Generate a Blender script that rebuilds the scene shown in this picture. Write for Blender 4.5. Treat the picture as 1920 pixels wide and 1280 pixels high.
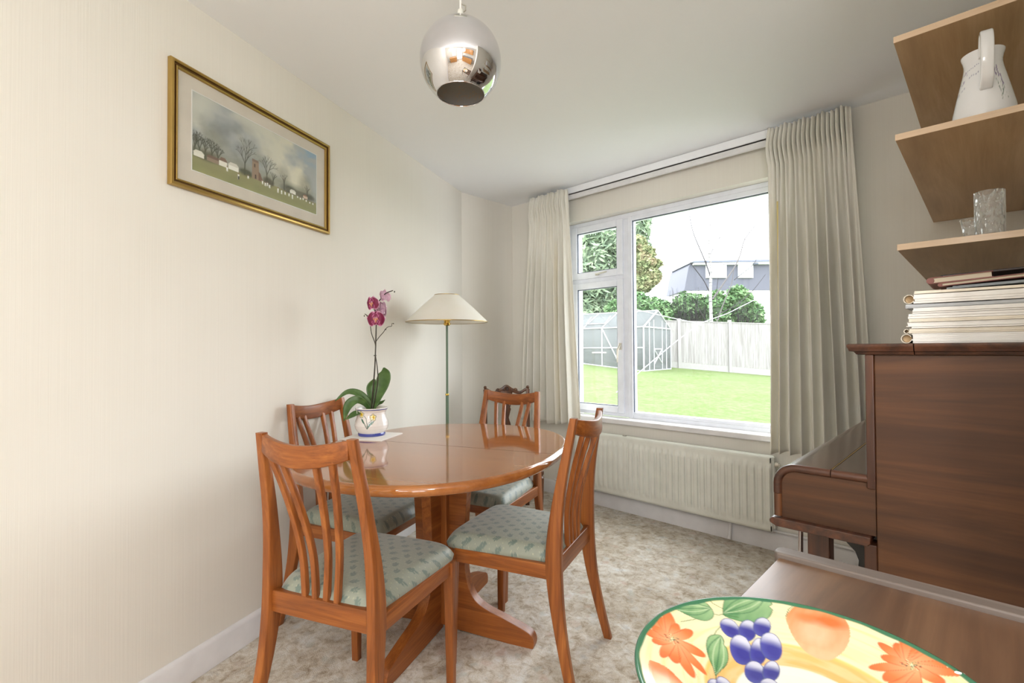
import bpy, math, random
import numpy as np
from mathutils import Vector, Matrix
D = bpy.data
for o in list(D.objects): D.objects.remove(o)
scene = bpy.context.scene
COL = scene.collection
PI = math.pi

# ------------------------------------------------------------ camera
YAW, PITCH, ROLL = math.radians(-44.33), math.radians(0.89), math.radians(-0.34)
FW = Vector((math.sin(YAW)*math.cos(PITCH), math.cos(YAW)*math.cos(PITCH), math.sin(PITCH)))
RT0 = Vector((math.cos(YAW), -math.sin(YAW), 0))
UP0 = RT0.cross(FW)
RT = RT0*math.cos(ROLL) + UP0*math.sin(ROLL)
UP = -RT0*math.sin(ROLL) + UP0*math.cos(ROLL)
cam = D.cameras.new('camera'); cam.sensor_width = 36; cam.lens = 36*919/1920; cam.clip_start = 0.02; cam.clip_end = 300
camo = D.objects.new('camera', cam); COL.objects.link(camo)
m = Matrix((RT, UP, -FW)).transposed().to_4x4(); m.translation = (0, 0, 1.13); camo.matrix_world = m
scene.camera = camo

# ------------------------------------------------------------ world, light, exposure
w = D.worlds.new('overcast_sky'); scene.world = w; w.use_nodes = True
bg = w.node_tree.nodes['Background']; bg.inputs[0].default_value = (0.93, 0.965, 1.0, 1); bg.inputs[1].default_value = 6.6
vs = scene.view_settings; vs.view_transform = 'Standard'; vs.look = 'None'; vs.gamma = 1; vs.use_curve_mapping = False
vs.exposure = 0.48

def portal(name, loc, rot, sx, sy):
    l = D.lights.new(name, 'AREA'); l.shape = 'RECTANGLE'; l.size = sx; l.size_y = sy; l.cycles.is_portal = True
    o = D.objects.new(name, l); COL.objects.link(o); o.location = loc; o.rotation_euler = rot
# room frame
W = 2.99; CH = 2.345; RX = 0.12
A0 = Vector((-1.975, 0.42, 0)); K0 = Vector((-2.91, 2.43, 0))
U = (K0-A0).normalized(); VN = Vector((U.y, -U.x, 0))          # along the left wall, and into the room
ANG = math.atan2(U.y, U.x)
REAR_S = -3.75                                                    # rear wall position along U from A0
P1 = A0 + U*REAR_S
portal('window_daylight', (-1.45, 3.2, 1.35), (PI/2, 0, PI), 1.75, 1.5)
REARWIN = [(1.15, 1.85, 0.9, 2.1), (2.05, 3.15, 0.15, 2.15)]
for s0, s1, z0, z1 in REARWIN:
    c = P1 + VN*((s0+s1)/2) - U*0.14
    portal('rear_daylight', (c.x, c.y, (z0+z1)/2), (PI/2, 0, math.atan2(VN.y, VN.x)), s1-s0, z1-z0)

def fill_lamp(x, y, size, power, col=(1, .995, .985)):  # added point light, out of view, to brighten the interior
    l = D.lights.new('pendant_bulb', 'POINT'); l.shadow_soft_size = size/2; l.energy = power; l.color = col
    o = D.objects.new('pendant_bulb', l); COL.objects.link(o); o.location = (x, y, CH-.42)
FILL_LAMPS = [(-.05, -1.6, .3, 22), (.8, -.25, .3, 32)]
for a in FILL_LAMPS: fill_lamp(*a)

# ------------------------------------------------------------ materials
def lin(h):
    if isinstance(h, str): c = [int(h[i:i+2], 16)/255 for i in (0, 2, 4)]
    else: c = [v/255 for v in h]
    return tuple(v/12.92 if v <= .04045 else ((v+.055)/1.055)**2.4 for v in c)
class N:
    def __init__(s, name):
        s.m = D.materials.new(name); s.m.use_nodes = True; s.t = s.m.node_tree; s.n = s.t.nodes
        s.b = s.n['Principled BSDF']; s.out = s.n['Material Output']
    def add(s, typ, **k):
        n = s.n.new(typ)
        for a, v in k.items():
            if a.startswith('i_'): n.inputs[a[2:].replace('_', ' ')].default_value = v
            else: setattr(n, a, v)
        return n
    def link(s, a, b): s.t.links.new(a, b)
    def ramp(s, fac, stops, interp='LINEAR'):
        r = s.add('ShaderNodeValToRGB'); r.color_ramp.interpolation = interp
        e = r.color_ramp.elements
        while len(e) < len(stops): e.new(0.5)
        for k, (p, c) in enumerate(stops): e[k].position = p; e[k].color = (*c, 1) if len(c) == 3 else c
        s.link(fac, r.inputs[0]); return r.outputs[0]
    def coord(s, scale=(1, 1, 1), which='Object', rot=(0, 0, 0)):
        t = s.add('ShaderNodeTexCoord'); mp = s.add('ShaderNodeMapping'); mp.inputs['Scale'].default_value = scale; mp.inputs['Rotation'].default_value = rot
        s.link(t.outputs[which], mp.inputs[0]); return mp.outputs[0]
    def noise(s, vec, scale, detail=3, rough=.5, dist=0):
        n = s.add('ShaderNodeTexNoise'); n.inputs['Scale'].default_value = scale; n.inputs['Detail'].default_value = detail
        n.inputs['Roughness'].default_value = rough; n.inputs['Distortion'].default_value = dist
        s.link(vec, n.inputs['Vector']); return n.outputs['Fac']
    def mix(s, fac, a, b, mode='MIX'):
        n = s.add('ShaderNodeMix', data_type='RGBA', blend_type=mode)
        for v, i in ((fac, 0), (a, 6), (b, 7)):
            if hasattr(v, 'is_linked') or hasattr(v, 'links'): s.link(v, n.inputs[i])
            elif i == 0: n.inputs[0].default_value = v
            else: n.inputs[i].default_value = (*v, 1)
        return n.outputs[2]
    def bump(s, h, strength=.2, dist=.002):
        b = s.add('ShaderNodeBump'); b.inputs['Strength'].default_value = strength; b.inputs['Distance'].default_value = dist
        s.link(h, b.inputs['Height']); s.link(b.outputs[0], s.b.inputs['Normal'])
    def set(s, col=None, rough=.5, metal=0, spec=.5, coat=0, coatr=.1, trans=0, ior=1.45):
        if col is not None:
            if isinstance(col, tuple): s.b.inputs['Base Color'].default_value = (*col, 1)
            else: s.link(col, s.b.inputs['Base Color'])
        s.b.inputs['Roughness'].default_value = rough; s.b.inputs['Metallic'].default_value = metal
        s.b.inputs['Specular IOR Level'].default_value = spec; s.b.inputs['Coat Weight'].default_value = coat
        s.b.inputs['Coat Roughness'].default_value = coatr; s.b.inputs['Transmission Weight'].default_value = trans; s.b.inputs['IOR'].default_value = ior
        return s
def plain(name, col, rough=.5, **k):
    n = N(name)
    v = n.coord(); f = n.noise(v, 14, 2)
    c = lin(col) if not (isinstance(col, tuple) and max(col) <= 1) else col
    n.set(n.ramp(f, [(.3, tuple(x*.95 for x in c)), (.7, tuple(min(1, x*1.03) for x in c))]), rough, **k); return n.m
def wood(name, c1, c2, c3, axis='z', scale=1., rough=.35, coat=.25, streak=1., coatr=.15, dist=1.2):
    n = N(name); L = 1.2*scale; T = 16*scale
    sc = {'x': (L, T, T), 'y': (T, L, T), 'z': (T, T, L)}[axis]
    v = n.coord(sc)
    f1 = n.noise(v, 1.6, 5, .6, dist)
    v2 = n.coord(tuple(x*(7 if x == T else 2) for x in sc)); f2 = n.noise(v2, 2.2, 3, .6)
    base = n.ramp(f1, [(.32, lin(c1)), (.5, lin(c2)), (.68, lin(c3))])
    fine = n.ramp(f2, [(.35, (.62, .55, .5)), (.6, (1, 1, 1))])
    n.set(n.mix(.45*streak, base, fine, 'MULTIPLY'), rough, coat=coat, coatr=coatr)
    n.bump(f2, .06, .0006); return n.m
def vcol(name, rough=.4, coat=0, spec=.5, sheen=0, noise_bump=0):
    n = N(name); a = n.add('ShaderNodeVertexColor', layer_name='paint'); n.set(a.outputs[0], rough, coat=coat, spec=spec)
    n.b.inputs['Sheen Weight'].default_value = sheen
    if noise_bump:
        f = n.noise(n.coord(), 900, 1); n.bump(f, noise_bump, .0006)
    return n.m

M = {}
for ax in 'xyz':
    M['teak_'+ax] = wood('cherry_teak_'+ax, (124, 68, 27), (152, 86, 36), (174, 105, 47), ax, 1.0, .4, .15)
    M['dark_'+ax] = wood('dark_mahogany_'+ax, (50, 28, 18), (72, 41, 26), (94, 55, 34), ax, .8, .34, .3)
M['teak_top'] = wood('polished_table_top', (146, 86, 40), (162, 99, 49), (176, 114, 60), 'x', .55, .09, .5, .35, .04, .25)
M['piano_side'] = wood('piano_side_veneer', (62, 36, 18), (79, 48, 25), (99, 62, 34), 'x', .55, .5, .05, .6)
M['piano_top'] = wood('piano_polished_lid', (66, 46, 36), (88, 64, 50), (104, 78, 62), 'y', .5, .22, .2, .5)
M['antique'] = wood('old_carved_walnut', (60, 34, 20), (88, 54, 32), (112, 70, 42), 'z', 1.2, .35, .3)
M['walnut'] = wood('walnut_table_top', (86, 62, 45), (106, 78, 57), (122, 92, 68), 'y', .5, .32, .2, .6)
M['walnut_strip'] = wood('worn_walnut_strip', (96, 84, 76), (114, 102, 94), (130, 120, 112), 'x', .6, .5, .1, .5)  # grey sheen on the strip is put into its wood colour
M['shelf'] = wood('beech_shelf', (176, 143, 106), (190, 156, 117), (202, 170, 132), 'y', .5, .45, .1, .35)
M['shelf_edge'] = wood('beech_edge_band', (212, 182, 148), (222, 194, 162), (230, 204, 174), 'x', .6, .45, .1, .3)
M['oak'] = wood('honey_oak', (190, 130, 70), (206, 148, 86), (216, 162, 100), 'x', .6, .4, .2)

def wallpaper():
    n = N('cream_wallpaper'); v = n.coord((1, 1, 1))
    st = n.noise(n.coord((330, 330, 1.2)), 1.0, 2); tn = n.noise(v, 1.2, 2)
    c = n.ramp(tn, [(.3, lin((229, 224, 213))), (.7, lin((234, 230, 221)))])
    s = n.ramp(st, [(.35, (.965, .96, .955)), (.6, (1, 1, 1))])
    n.set(n.mix(.55, c, s, 'MULTIPLY'), .75, spec=.25); n.bump(st, .25, .0015); return n.m
M['wall'] = wallpaper()
def ceil_m():
    n = N('white_ceiling_emulsion'); f = n.noise(n.coord(), 60, 3); t = n.noise(n.coord(), 1.5, 2)
    n.set(n.ramp(t, [(.3, lin((247, 248, 250))), (.7, lin((250, 251, 253)))]), .8, spec=.2); n.bump(f, .12, .002); return n.m
M['ceiling'] = ceil_m()
def carpet():
    n = N('patterned_wilton_carpet'); v = n.coord()
    a = n.noise(v, 9, 6, .7, .4); b = n.noise(n.coord((1, 1, 1), rot=(0, 0, .7)), 26, 5, .7, .7)
    base = n.ramp(a, [(.34, lin((158, 140, 118))), (.45, lin((196, 182, 162))), (.55, lin((224, 216, 202))), (.66, lin((236, 237, 236)))])
    br = n.ramp(b, [(.36, lin((150, 130, 106))), (.48, lin((214, 204, 188))), (.6, lin((238, 237, 234)))])
    c = n.mix(.5, base, br)
    big = n.noise(n.coord((1, 1, 1), rot=(0, 0, 1.9)), 3.2, 3, .6); c = n.mix(.6, c, n.ramp(big, [(.36, (.74, .68, .58)), (.5, (.95, .93, .89)), (.64, (1, 1, 1))]), 'MULTIPLY')
    vo = n.add('ShaderNodeTexVoronoi'); vo.inputs['Scale'].default_value = 15; vo.inputs['Randomness'].default_value = 1
    dv = n.add('ShaderNodeTexNoise'); dv.inputs['Scale'].default_value = 20; dv.inputs['Detail'].default_value = 3
    mixv = n.add('ShaderNodeMix', data_type='RGBA'); mixv.inputs[0].default_value = .06; n.link(v, mixv.inputs[6]); n.link(v, dv.inputs[0]); n.link(dv.outputs['Color'], mixv.inputs[7])
    n.link(mixv.outputs[2], vo.inputs['Vector'])
    msk = n.ramp(vo.outputs['Distance'], [(.16, (1, 1, 1)), (.34, (0, 0, 0))])
    col = n.ramp(vo.outputs['Color'], [(.25, lin((214, 218, 218))), (.45, lin((226, 220, 208))), (.6, lin((206, 170, 150))), (.75, lin((192, 198, 190)))])
    c = n.mix(n.mix(.45, (0, 0, 0), msk), c, col)
    f = n.noise(v, 260, 2); spk = n.ramp(f, [(.35, (.8, .78, .75)), (.6, (1, 1, 1))])
    c = n.mix(.8, c, spk, 'MULTIPLY')
    n.set(c, .95, spec=.1); n.b.inputs['Sheen Weight'].default_value = .15; n.bump(f, .6, .004); return n.m
M['carpet'] = carpet()
M['gloss_white'] = plain('white_gloss_paint', (228, 226, 226), .3)
M['upvc'] = plain('white_upvc', (240, 243, 252), .25)
M['rubber'] = plain('grey_glazing_gasket', (90, 95, 108), .6)
M['radiator'] = plain('cream_radiator_enamel', (226, 226, 216), .32)
M['brass'] = plain('brass', (214, 176, 92), .22, metal=1.)
M['chrome'] = plain('chrome', (215, 215, 218), .12, metal=1.)
M['steel'] = plain('satin_nickel_handle', (205, 200, 190), .3, metal=.9)
M['black'] = plain('black_metal', (30, 29, 28), .35)
M['green_pole'] = plain('sage_green_enamel', (98, 118, 96), .35)
M['gold'] = plain('antique_gold_frame', (176, 146, 82), .33, metal=.75)
M['gold_dark'] = plain('bronzed_gold_groove', (110, 78, 38), .4, metal=.6)
M['mount'] = plain('ivory_mount_card', (228, 216, 202), .8)
M['mirror'] = plain('mirrored_silver_glass', (226, 226, 230), .03, metal=1.)
def glass(name, tint=(1, 1, 1), rough=0.0, bump=0):
    n = N(name); n.set(tint, rough, trans=1., ior=1.45)
    if bump:
        vo = n.add('ShaderNodeTexVoronoi'); vo.inputs['Scale'].default_value = 90; n.link(n.coord((1, 1, .6)), vo.inputs['Vector']); n.bump(vo.outputs['Distance'], .9, .004)
    return n.m
def pane_m():
    n = N('window_glass'); tr = n.add('ShaderNodeBsdfTransparent'); gl = n.add('ShaderNodeBsdfGlossy'); gl.inputs['Roughness'].default_value = .02
    lw_ = n.add('ShaderNodeLayerWeight'); lw_.inputs[0].default_value = .5; pw = n.add('ShaderNodeMath', operation='POWER'); pw.inputs[1].default_value = 4.; n.link(lw_.outputs['Facing'], pw.inputs[0]); fr = n.add('ShaderNodeMath', operation='MULTIPLY_ADD'); fr.inputs[1].default_value = .6; fr.inputs[2].default_value = .03; n.link(pw.outputs[0], fr.inputs[0]); mx = n.add('ShaderNodeMixShader')
    tr.inputs[0].default_value = (.965, .975, .975, 1)
    n.link(fr.outputs[0], mx.inputs[0]); n.link(tr.outputs[0], mx.inputs[1]); n.link(gl.outputs[0], mx.inputs[2]); n.link(mx.outputs[0], n.out.inputs[0]); return n.m
M['pane'] = pane_m()
_g = glass('cut_crystal', (1, 1, .99), .02, 1); M['crystal'] = _g
_t = _g.node_tree; _b = _t.nodes['Principled BSDF']; _d = _t.nodes.new('ShaderNodeBsdfTranslucent'); _d.inputs[0].default_value = (.9, .9, .87, 1); _d2 = _t.nodes.new('ShaderNodeBsdfDiffuse'); _d2.inputs[0].default_value = (.9, .9, .88, 1)
_a = _t.nodes.new('ShaderNodeMixShader'); _m = _t.nodes.new('ShaderNodeMixShader'); _m.inputs[0].default_value = .18
_t.links.new(_d.outputs[0], _a.inputs[1]); _t.links.new(_d2.outputs[0], _a.inputs[2]); _t.links.new(_b.outputs[0], _m.inputs[1]); _t.links.new(_a.outputs[0], _m.inputs[2]); _t.links.new(_m.outputs[0], _t.nodes['Material Output'].inputs[0])
def speckle():
    n = N('smoked_speckled_glass'); vo = n.add('ShaderNodeTexVoronoi'); vo.inputs['Scale'].default_value = 230; n.link(n.coord(), vo.inputs['Vector'])
    nz = n.noise(n.coord(), 35, 2)
    d = n.ramp(vo.outputs['Distance'], [(.22, (1, 1, 1)), (.3, (0, 0, 0))]); k = n.ramp(nz, [(.5, (0, 0, 0)), (.56, (1, 1, 1))])
    n.set(n.mix(n.mix(1., d, k, 'MULTIPLY'), lin((205, 200, 192)), lin((250, 190, 90))), .35, spec=.4); return n.m
M['speckle'] = speckle()
def cloth(name, col, col2, trans=.25, scale=400):
    n = N(name); f = n.noise(n.coord(), scale, 2); t = n.noise(n.coord((1, 1, .35)), 9, 4, .6)
    c = n.ramp(t, [(.35, lin(col2)), (.65, lin(col))]); n.set(c, .8, spec=.2); n.bump(f, .3, .001)
    n.b.inputs['Sheen Weight'].default_value = .2
    tl = n.add('ShaderNodeBsdfTranslucent'); n.link(c, tl.inputs[0]); mx = n.add('ShaderNodeMixShader'); mx.inputs[0].default_value = trans
    n.link(n.b.outputs[0], mx.inputs[1]); n.link(tl.outputs[0], mx.inputs[2]); n.link(mx.outputs[0], n.out.inputs[0]); return n.m
M['curtain'] = cloth('cream_damask_curtain', (248, 245, 236), (241, 237, 224), .1)
M['lining'] = cloth('pale_yellow_lining', (236, 220, 160), (232, 214, 150), .3)  # yellow glow of daylight through the folds, put into the cloth colour
M['shade'] = cloth('ivory_lampshade', (250, 247, 240), (248, 244, 234), .34)
M['paper'] = plain('white_paper', (240, 236, 230), .7)
M['paper_cream'] = plain('cream_paper', (236, 226, 208), .75)
M['paper_grey'] = plain('grey_paper', (196, 198, 200), .7)
M['paper_tan'] = plain('tan_paper_fold', (205, 176, 138), .8)
M['pages'] = plain('book_pages', (214, 202, 178), .85)
M['book_red'] = plain('maroon_book_cover', (134, 84, 76), .5)
M['book_dark'] = plain('dark_book_cover', (60, 50, 46), .5)
M['blue_grey'] = plain('blue_grey_folder', (140, 146, 150), .6)
M['stem'] = plain('dark_orchid_stem', (58, 52, 38), .5)
def leafm(name, a, b):
    n = N(name); f = n.noise(n.coord((1, 1, 1)), 30, 3); n.set(n.ramp(f, [(.3, lin(a)), (.7, lin(b))]), .38, spec=.5); return n.m
M['leaf'] = leafm('orchid_leaf', (62, 92, 44), (88, 118, 62))
M['bark'] = plain('bark_chips', (120, 84, 56), .9)
M['white_bark'] = N('birch_bark').m
_n = N('birch_bark'); _f = _n.noise(_n.coord((2, 2, 14)), 1.5, 3); _n.set(_n.ramp(_f, [(.36, lin((60, 57, 56))), (.46, lin((138, 136, 134)))]), .8); M['white_bark'] = _n.m
M['twig'] = plain('grey_twig', (44, 41, 44), .8)
M['paint_satin'] = vcol('painted_glazed_pottery', .12, .5)
M['paint_matt'] = vcol('printed_watercolour', .7)
M['uphol'] = vcol('sage_damask_upholstery', .42, 0, .5, .3, .15)
M['petal'] = vcol('orchid_petal', .5)
def grass():
    n = N('lawn_grass'); a = n.noise(n.coord(), 1.3, 5, .6); b = n.noise(n.coord((1, 1, 1)), 9, 4, .7)
    c = n.mix(.5, n.ramp(a, [(.35, lin((80, 98, 50))), (.65, lin((92, 102, 68)))]), n.ramp(b, [(.35, lin((70, 88, 44))), (.65, lin((108, 116, 86)))]))
    n.set(c, .95, spec=.1); n.bump(b, .6, .05); return n.m
M['lawn'] = grass()
M['branch_bark'] = plain('birch_branch_bark', (84, 80, 80), .8)
def foliage(name, a, b, c):
    a, b, c = [tuple(v*1.12 for v in q) for q in (a, b, c)]
    n = N(name); f = n.noise(n.coord(), 3.0, 4, .7); n.set(n.ramp(f, [(.35, lin(a)), (.5, lin(b)), (.65, lin(c))]), .8, spec=.1); return n.m
M['fol_con'] = foliage('blue_green_needles', (84, 100, 84), (112, 128, 104), (136, 150, 122))
M['fol_rust'] = foliage('rusty_green_leaves', (84, 98, 68), (120, 124, 92), (134, 120, 98))
M['fol_hedge'] = foliage('evergreen_hedge', (62, 86, 58), (86, 112, 76), (112, 134, 98))
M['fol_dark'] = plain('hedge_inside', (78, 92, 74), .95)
M['fence'] = wood('weathered_fence', (118, 115, 113), (132, 130, 128), (144, 142, 140), 'z', .5, .9, 0)
M['concrete'] = plain('pale_concrete', (136, 134, 131), .9)
M['slate'] = plain('slate_cladding', (84, 85, 95), .8)
M['render'] = plain('white_house_render', (236, 236, 236), .8)
M['alu'] = plain('painted_aluminium', (150, 152, 153), .4)
M['line'] = plain('white_plastic_line', (170, 170, 176), .5)
M['house_glass'] = plain('house_window_glass', (214, 218, 226), .1)

# ------------------------------------------------------------ mesh helpers
class MB:
    def __init__(s): s.v = []; s.f = []; s.mi = []
    def face(s, idx, mi=0): s.f.append(tuple(idx)); s.mi.append(mi)
    def box(s, c, d, mi=0, T=None):
        x, y, z = c; a, b, h = d[0]/2, d[1]/2, d[2]/2; n = len(s.v)
        for i in (-1, 1):
            for j in (-1, 1):
                for k in (-1, 1):
                    p = Vector((x+i*a, y+j*b, z+k*h)); s.v.append(T @ p if T else p)
        for q in ((0, 1, 3, 2), (4, 6, 7, 5), (0, 4, 5, 1), (2, 3, 7, 6), (0, 2, 6, 4), (1, 5, 7, 3)): s.face([n+k for k in q], mi)
        return s
    def box2(s, p, q, mi=0): return s.box([(a+b)/2 for a, b in zip(p, q)], [abs(b-a) for a, b in zip(p, q)], mi)
    def loft(s, rings, cap=True, mi=0, closed=True, loop=False):
        n0 = len(s.v); k = len(rings[0])
        for r in rings: s.v.extend(Vector(p) for p in r)
        R = len(rings)
        for i in range(R if loop else R-1):
            i2 = (i+1) % R
            for j in range(k if closed else k-1):
                j2 = (j+1) % k
                s.face((n0+i*k+j, n0+i*k+j2, n0+i2*k+j2, n0+i2*k+j), mi)
        if cap and not loop:
            s.face([n0+j for j in range(k)][::-1], mi); s.face([n0+(R-1)*k+j for j in range(k)], mi)
        return s
    def tube(s, pts, rad, seg=10, mi=0, cap=True):
        pts = [Vector(p) for p in pts]; rings = []; n = len(pts)
        if not hasattr(rad, '__len__'): rad = [rad]*n
        ref = None
        for i, p in enumerate(pts):
            t = (pts[min(i+1, n-1)]-pts[max(i-1, 0)]).normalized()
            if ref is None: ref = Vector((0, 0, 1)) if abs(t.z) < .9 else Vector((1, 0, 0))
            a = (ref - t*ref.dot(t)).normalized(); b = t.cross(a); ref = a
            rings.append([p+(a*math.cos(2*PI*j/seg)+b*math.sin(2*PI*j/seg))*rad[i] for j in range(seg)])
        return s.loft(rings, cap, mi)
    def lathe(s, prof, seg=40, c=(0, 0, 0), mi=0, cap=False):
        rings = [[(c[0]+r*math.cos(2*PI*j/seg), c[1]+r*math.sin(2*PI*j/seg), c[2]+z) for j in range(seg)] for r, z in prof]
        return s.loft(rings, cap, mi)
    def prism(s, poly, a, b, T=None, mi=0):
        """poly of (u, v) extruded from a to b on the third axis; T maps (u, v, w) to the world"""
        n = len(s.v); k = len(poly)
        for w_ in (a, b):
            for u, v in poly:
                p = Vector((u, v, w_)); s.v.append(Vector(T(p)) if T else p)
        s.face([n+j for j in range(k)][::-1], mi); s.face([n+k+j for j in range(k)], mi)
        for j in range(k): s.face((n+j, n+(j+1) % k, n+k+(j+1) % k, n+k+j), mi)
        return s
    def grid(s, P, mi=0, wrap=False):
        """P[i][j] points"""
        n0 = len(s.v); I = len(P); J = len(P[0])
        for r in P: s.v.extend(Vector(p) for p in r)
        for i in range(I-1):
            for j in range(J if wrap else J-1):
                j2 = (j+1) % J; s.face((n0+i*J+j, n0+i*J+j2, n0+(i+1)*J+j2, n0+(i+1)*J+j), mi)
        return s
    def build(s, name, mats, parent=None, bevel=0, seg=2, angle=38, solid=0, sub=0, off=-1, fixn=True):
        me = D.meshes.new(name); me.from_pydata([tuple(v) for v in s.v], [], s.f)
        if not isinstance(mats, (list, tuple)): mats = [mats]
        for a in mats: me.materials.append(M[a] if isinstance(a, str) else a)
        me.polygons.foreach_set('material_index', s.mi)
        me.polygons.foreach_set('use_smooth', [True]*len(s.f))
        me.update()
        if fixn and len(s.f) < 60000:
            import bmesh
            bm = bmesh.new(); bm.from_mesh(me); bmesh.ops.recalc_face_normals(bm, faces=bm.faces); bm.to_mesh(me); bm.free()
        me.set_sharp_from_angle(angle=math.radians(angle))
        o = D.objects.new(name, me); COL.objects.link(o)
        if parent: o.parent = parent
        if solid:
            md = o.modifiers.new('thick', 'SOLIDIFY'); md.thickness = solid; md.offset = off
        if sub:
            md = o.modifiers.new('sub', 'SUBSURF'); md.levels = md.render_levels = sub
        if bevel:
            md = o.modifiers.new('bevel', 'BEVEL'); md.width = bevel; md.segments = seg; md.limit_method = 'ANGLE'; md.angle_limit = math.radians(40); md.harden_normals = True
        return o
def paint(o, cols):
    me = o.data; a = me.color_attributes.new('paint', 'FLOAT_COLOR', 'POINT')
    c = np.ones((len(me.vertices), 4), dtype=np.float32); c[:, :3] = cols; a.data.foreach_set('color', c.ravel())
def tag(o, label=None, cat=None, group=None, kind=None):
    for k, v in (('label', label), ('category', cat), ('group', group), ('kind', kind)):
        if v: o[k] = v
    return o
def empty(name, loc=(0, 0, 0), rz=0, label=None, cat=None, group=None, kind=None):
    o = D.objects.new(name, None); COL.objects.link(o); o.location = loc; o.rotation_euler = (0, 0, rz); o.empty_display_size = .05
    return tag(o, label, cat, group, kind)
def copy_tree(o, parent=None):
    c = o.copy(); COL.objects.link(c)
    if parent: c.parent = parent
    for ch in o.children: copy_tree(ch, c)
    return c
def smooth(t): t = max(0, min(1, t)); return t*t*(3-2*t)
def interp(t, pts):
    """piecewise Catmull-Rom through (t, value...) tuples"""
    n = len(pts)
    if t <= pts[0][0]: return pts[0][1:]
    if t >= pts[-1][0]: return pts[-1][1:]
    for i in range(n-1):
        if pts[i][0] <= t <= pts[i+1][0]: break
    p0 = pts[max(i-1, 0)]; p1 = pts[i]; p2 = pts[i+1]; p3 = pts[min(i+2, n-1)]
    u = (t-p1[0])/(p2[0]-p1[0]); out = []
    for k in range(1, len(p1)):
        m1 = (p2[k]-p0[k])/max(p2[0]-p0[0], 1e-9)*(p2[0]-p1[0]); m2 = (p3[k]-p1[k])/max(p3[0]-p1[0], 1e-9)*(p2[0]-p1[0])
        out.append((2*u**3-3*u*u+1)*p1[k]+(u**3-2*u*u+u)*m1+(-2*u**3+3*u*u)*p2[k]+(u**3-u*u)*m2)
    return out
def rrect(c, a, b, ax=Vector((1, 0, 0)), ay=Vector((0, 1, 0)), r=.3, n=3):
    """rounded rectangle ring of half sizes a, b"""
    c = Vector(c); rr = min(a, b)*r; out = []
    for (sx, sy, a0) in ((1, 1, 0), (-1, 1, 90), (-1, -1, 180), (1, -1, 270)):
        for k in range(n+1):
            t = math.radians(a0+90*k/n); out.append(c+ax*(sx*(a-rr)+rr*math.cos(t))+ay*(sy*(b-rr)+rr*math.sin(t)))
    return out
class Canvas:
    def __init__(s, w_, h_, x0, x1, y0, y1, col):
        s.x, s.y = np.meshgrid(np.linspace(x0, x1, w_), np.linspace(y0, y1, h_)); s.b = (x0, x1, y0, y1)
        s.c = np.zeros((h_, w_, 3)); s.c[:] = lin(col)
    def blend(s, mask, col, a=1.):
        mask = np.clip(mask, 0, 1)[..., None]*a; c = np.array(lin(col)) if not isinstance(col, np.ndarray) else col
        s.c = s.c*(1-mask)+c*mask
    def inpoly(s, P):
        ins = np.zeros(s.x.shape, bool); n = len(P)
        for i in range(n):
            x1, y1 = P[i]; x2, y2 = P[(i+1) % n]
            if y1 == y2: continue
            cnd = ((y1 > s.y) != (y2 > s.y)) & (s.x < (x2-x1)*(s.y-y1)/(y2-y1)+x1); ins ^= cnd
        return ins
    def poly(s, P, col, a=1.): s.blend(s.inpoly(P).astype(float), col, a)
    def ell(s, cx, cy, rx, ry, rot=0, soft=.12):
        dx, dy = s.x-cx, s.y-cy; c, q = math.cos(rot), math.sin(rot); d = np.hypot((dx*c+dy*q)/rx, (-dx*q+dy*c)/ry)
        return np.clip((1-d)/soft+.5, 0, 1)
    def line(s, P, w_, col, a=1.):
        best = np.full(s.x.shape, 1e9)
        for (x1, y1), (x2, y2) in zip(P[:-1], P[1:]):
            L = (x2-x1)**2+(y2-y1)**2+1e-12; t = np.clip(((s.x-x1)*(x2-x1)+(s.y-y1)*(y2-y1))/L, 0, 1)
            best = np.minimum(best, np.hypot(s.x-x1-t*(x2-x1), s.y-y1-t*(y2-y1)))
        s.blend(np.clip((w_-best)/(w_*.5)+.5, 0, 1), col, a)
    def sample(s, X, Y):
        h_, w_ = s.x.shape; x0, x1, y0, y1 = s.b
        i = np.clip((X-x0)/(x1-x0)*(w_-1), 0, w_-1.001); j = np.clip((Y-y0)/(y1-y0)*(h_-1), 0, h_-1.001)
        i0 = i.astype(int); j0 = j.astype(int); fi = (i-i0)[..., None]; fj = (j-j0)[..., None]; c = s.c
        return c[j0, i0]*(1-fi)*(1-fj)+c[j0, i0+1]*fi*(1-fj)+c[j0+1, i0]*(1-fi)*fj+c[j0+1, i0+1]*fi*fj
def vnoise(X, Y, seed, octs=4):
    rs = np.random.RandomState(seed); out = np.zeros(X.shape); amp = 1; tot = 0
    for o_ in range(octs):
        g = rs.rand(64, 64); xi = np.floor(X).astype(int); yi = np.floor(Y).astype(int); fx = X-xi; fy = Y-yi; fx = fx*fx*(3-2*fx); fy = fy*fy*(3-2*fy)
        q = lambda a, b: g[b % 64, a % 64]
        out += amp*((q(xi, yi)*(1-fx)+q(xi+1, yi)*fx)*(1-fy)+(q(xi, yi+1)*(1-fx)+q(xi+1, yi+1)*fx)*fy); tot += amp; amp *= .5; X = X*2+7; Y = Y*2+3
    return out/tot

# ------------------------------------------------------------ room shell
def struct(o): o['kind'] = 'structure'; return o
rearEnd = P1 + VN*3.3                     # far end of the rear wall
kx = rearEnd.x
floor_poly = [(K0.x, W), (RX, W), (RX, 1.05), (kx, 1.05), (kx, rearEnd.y), (P1.x, P1.y), (K0.x, K0.y)]
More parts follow.
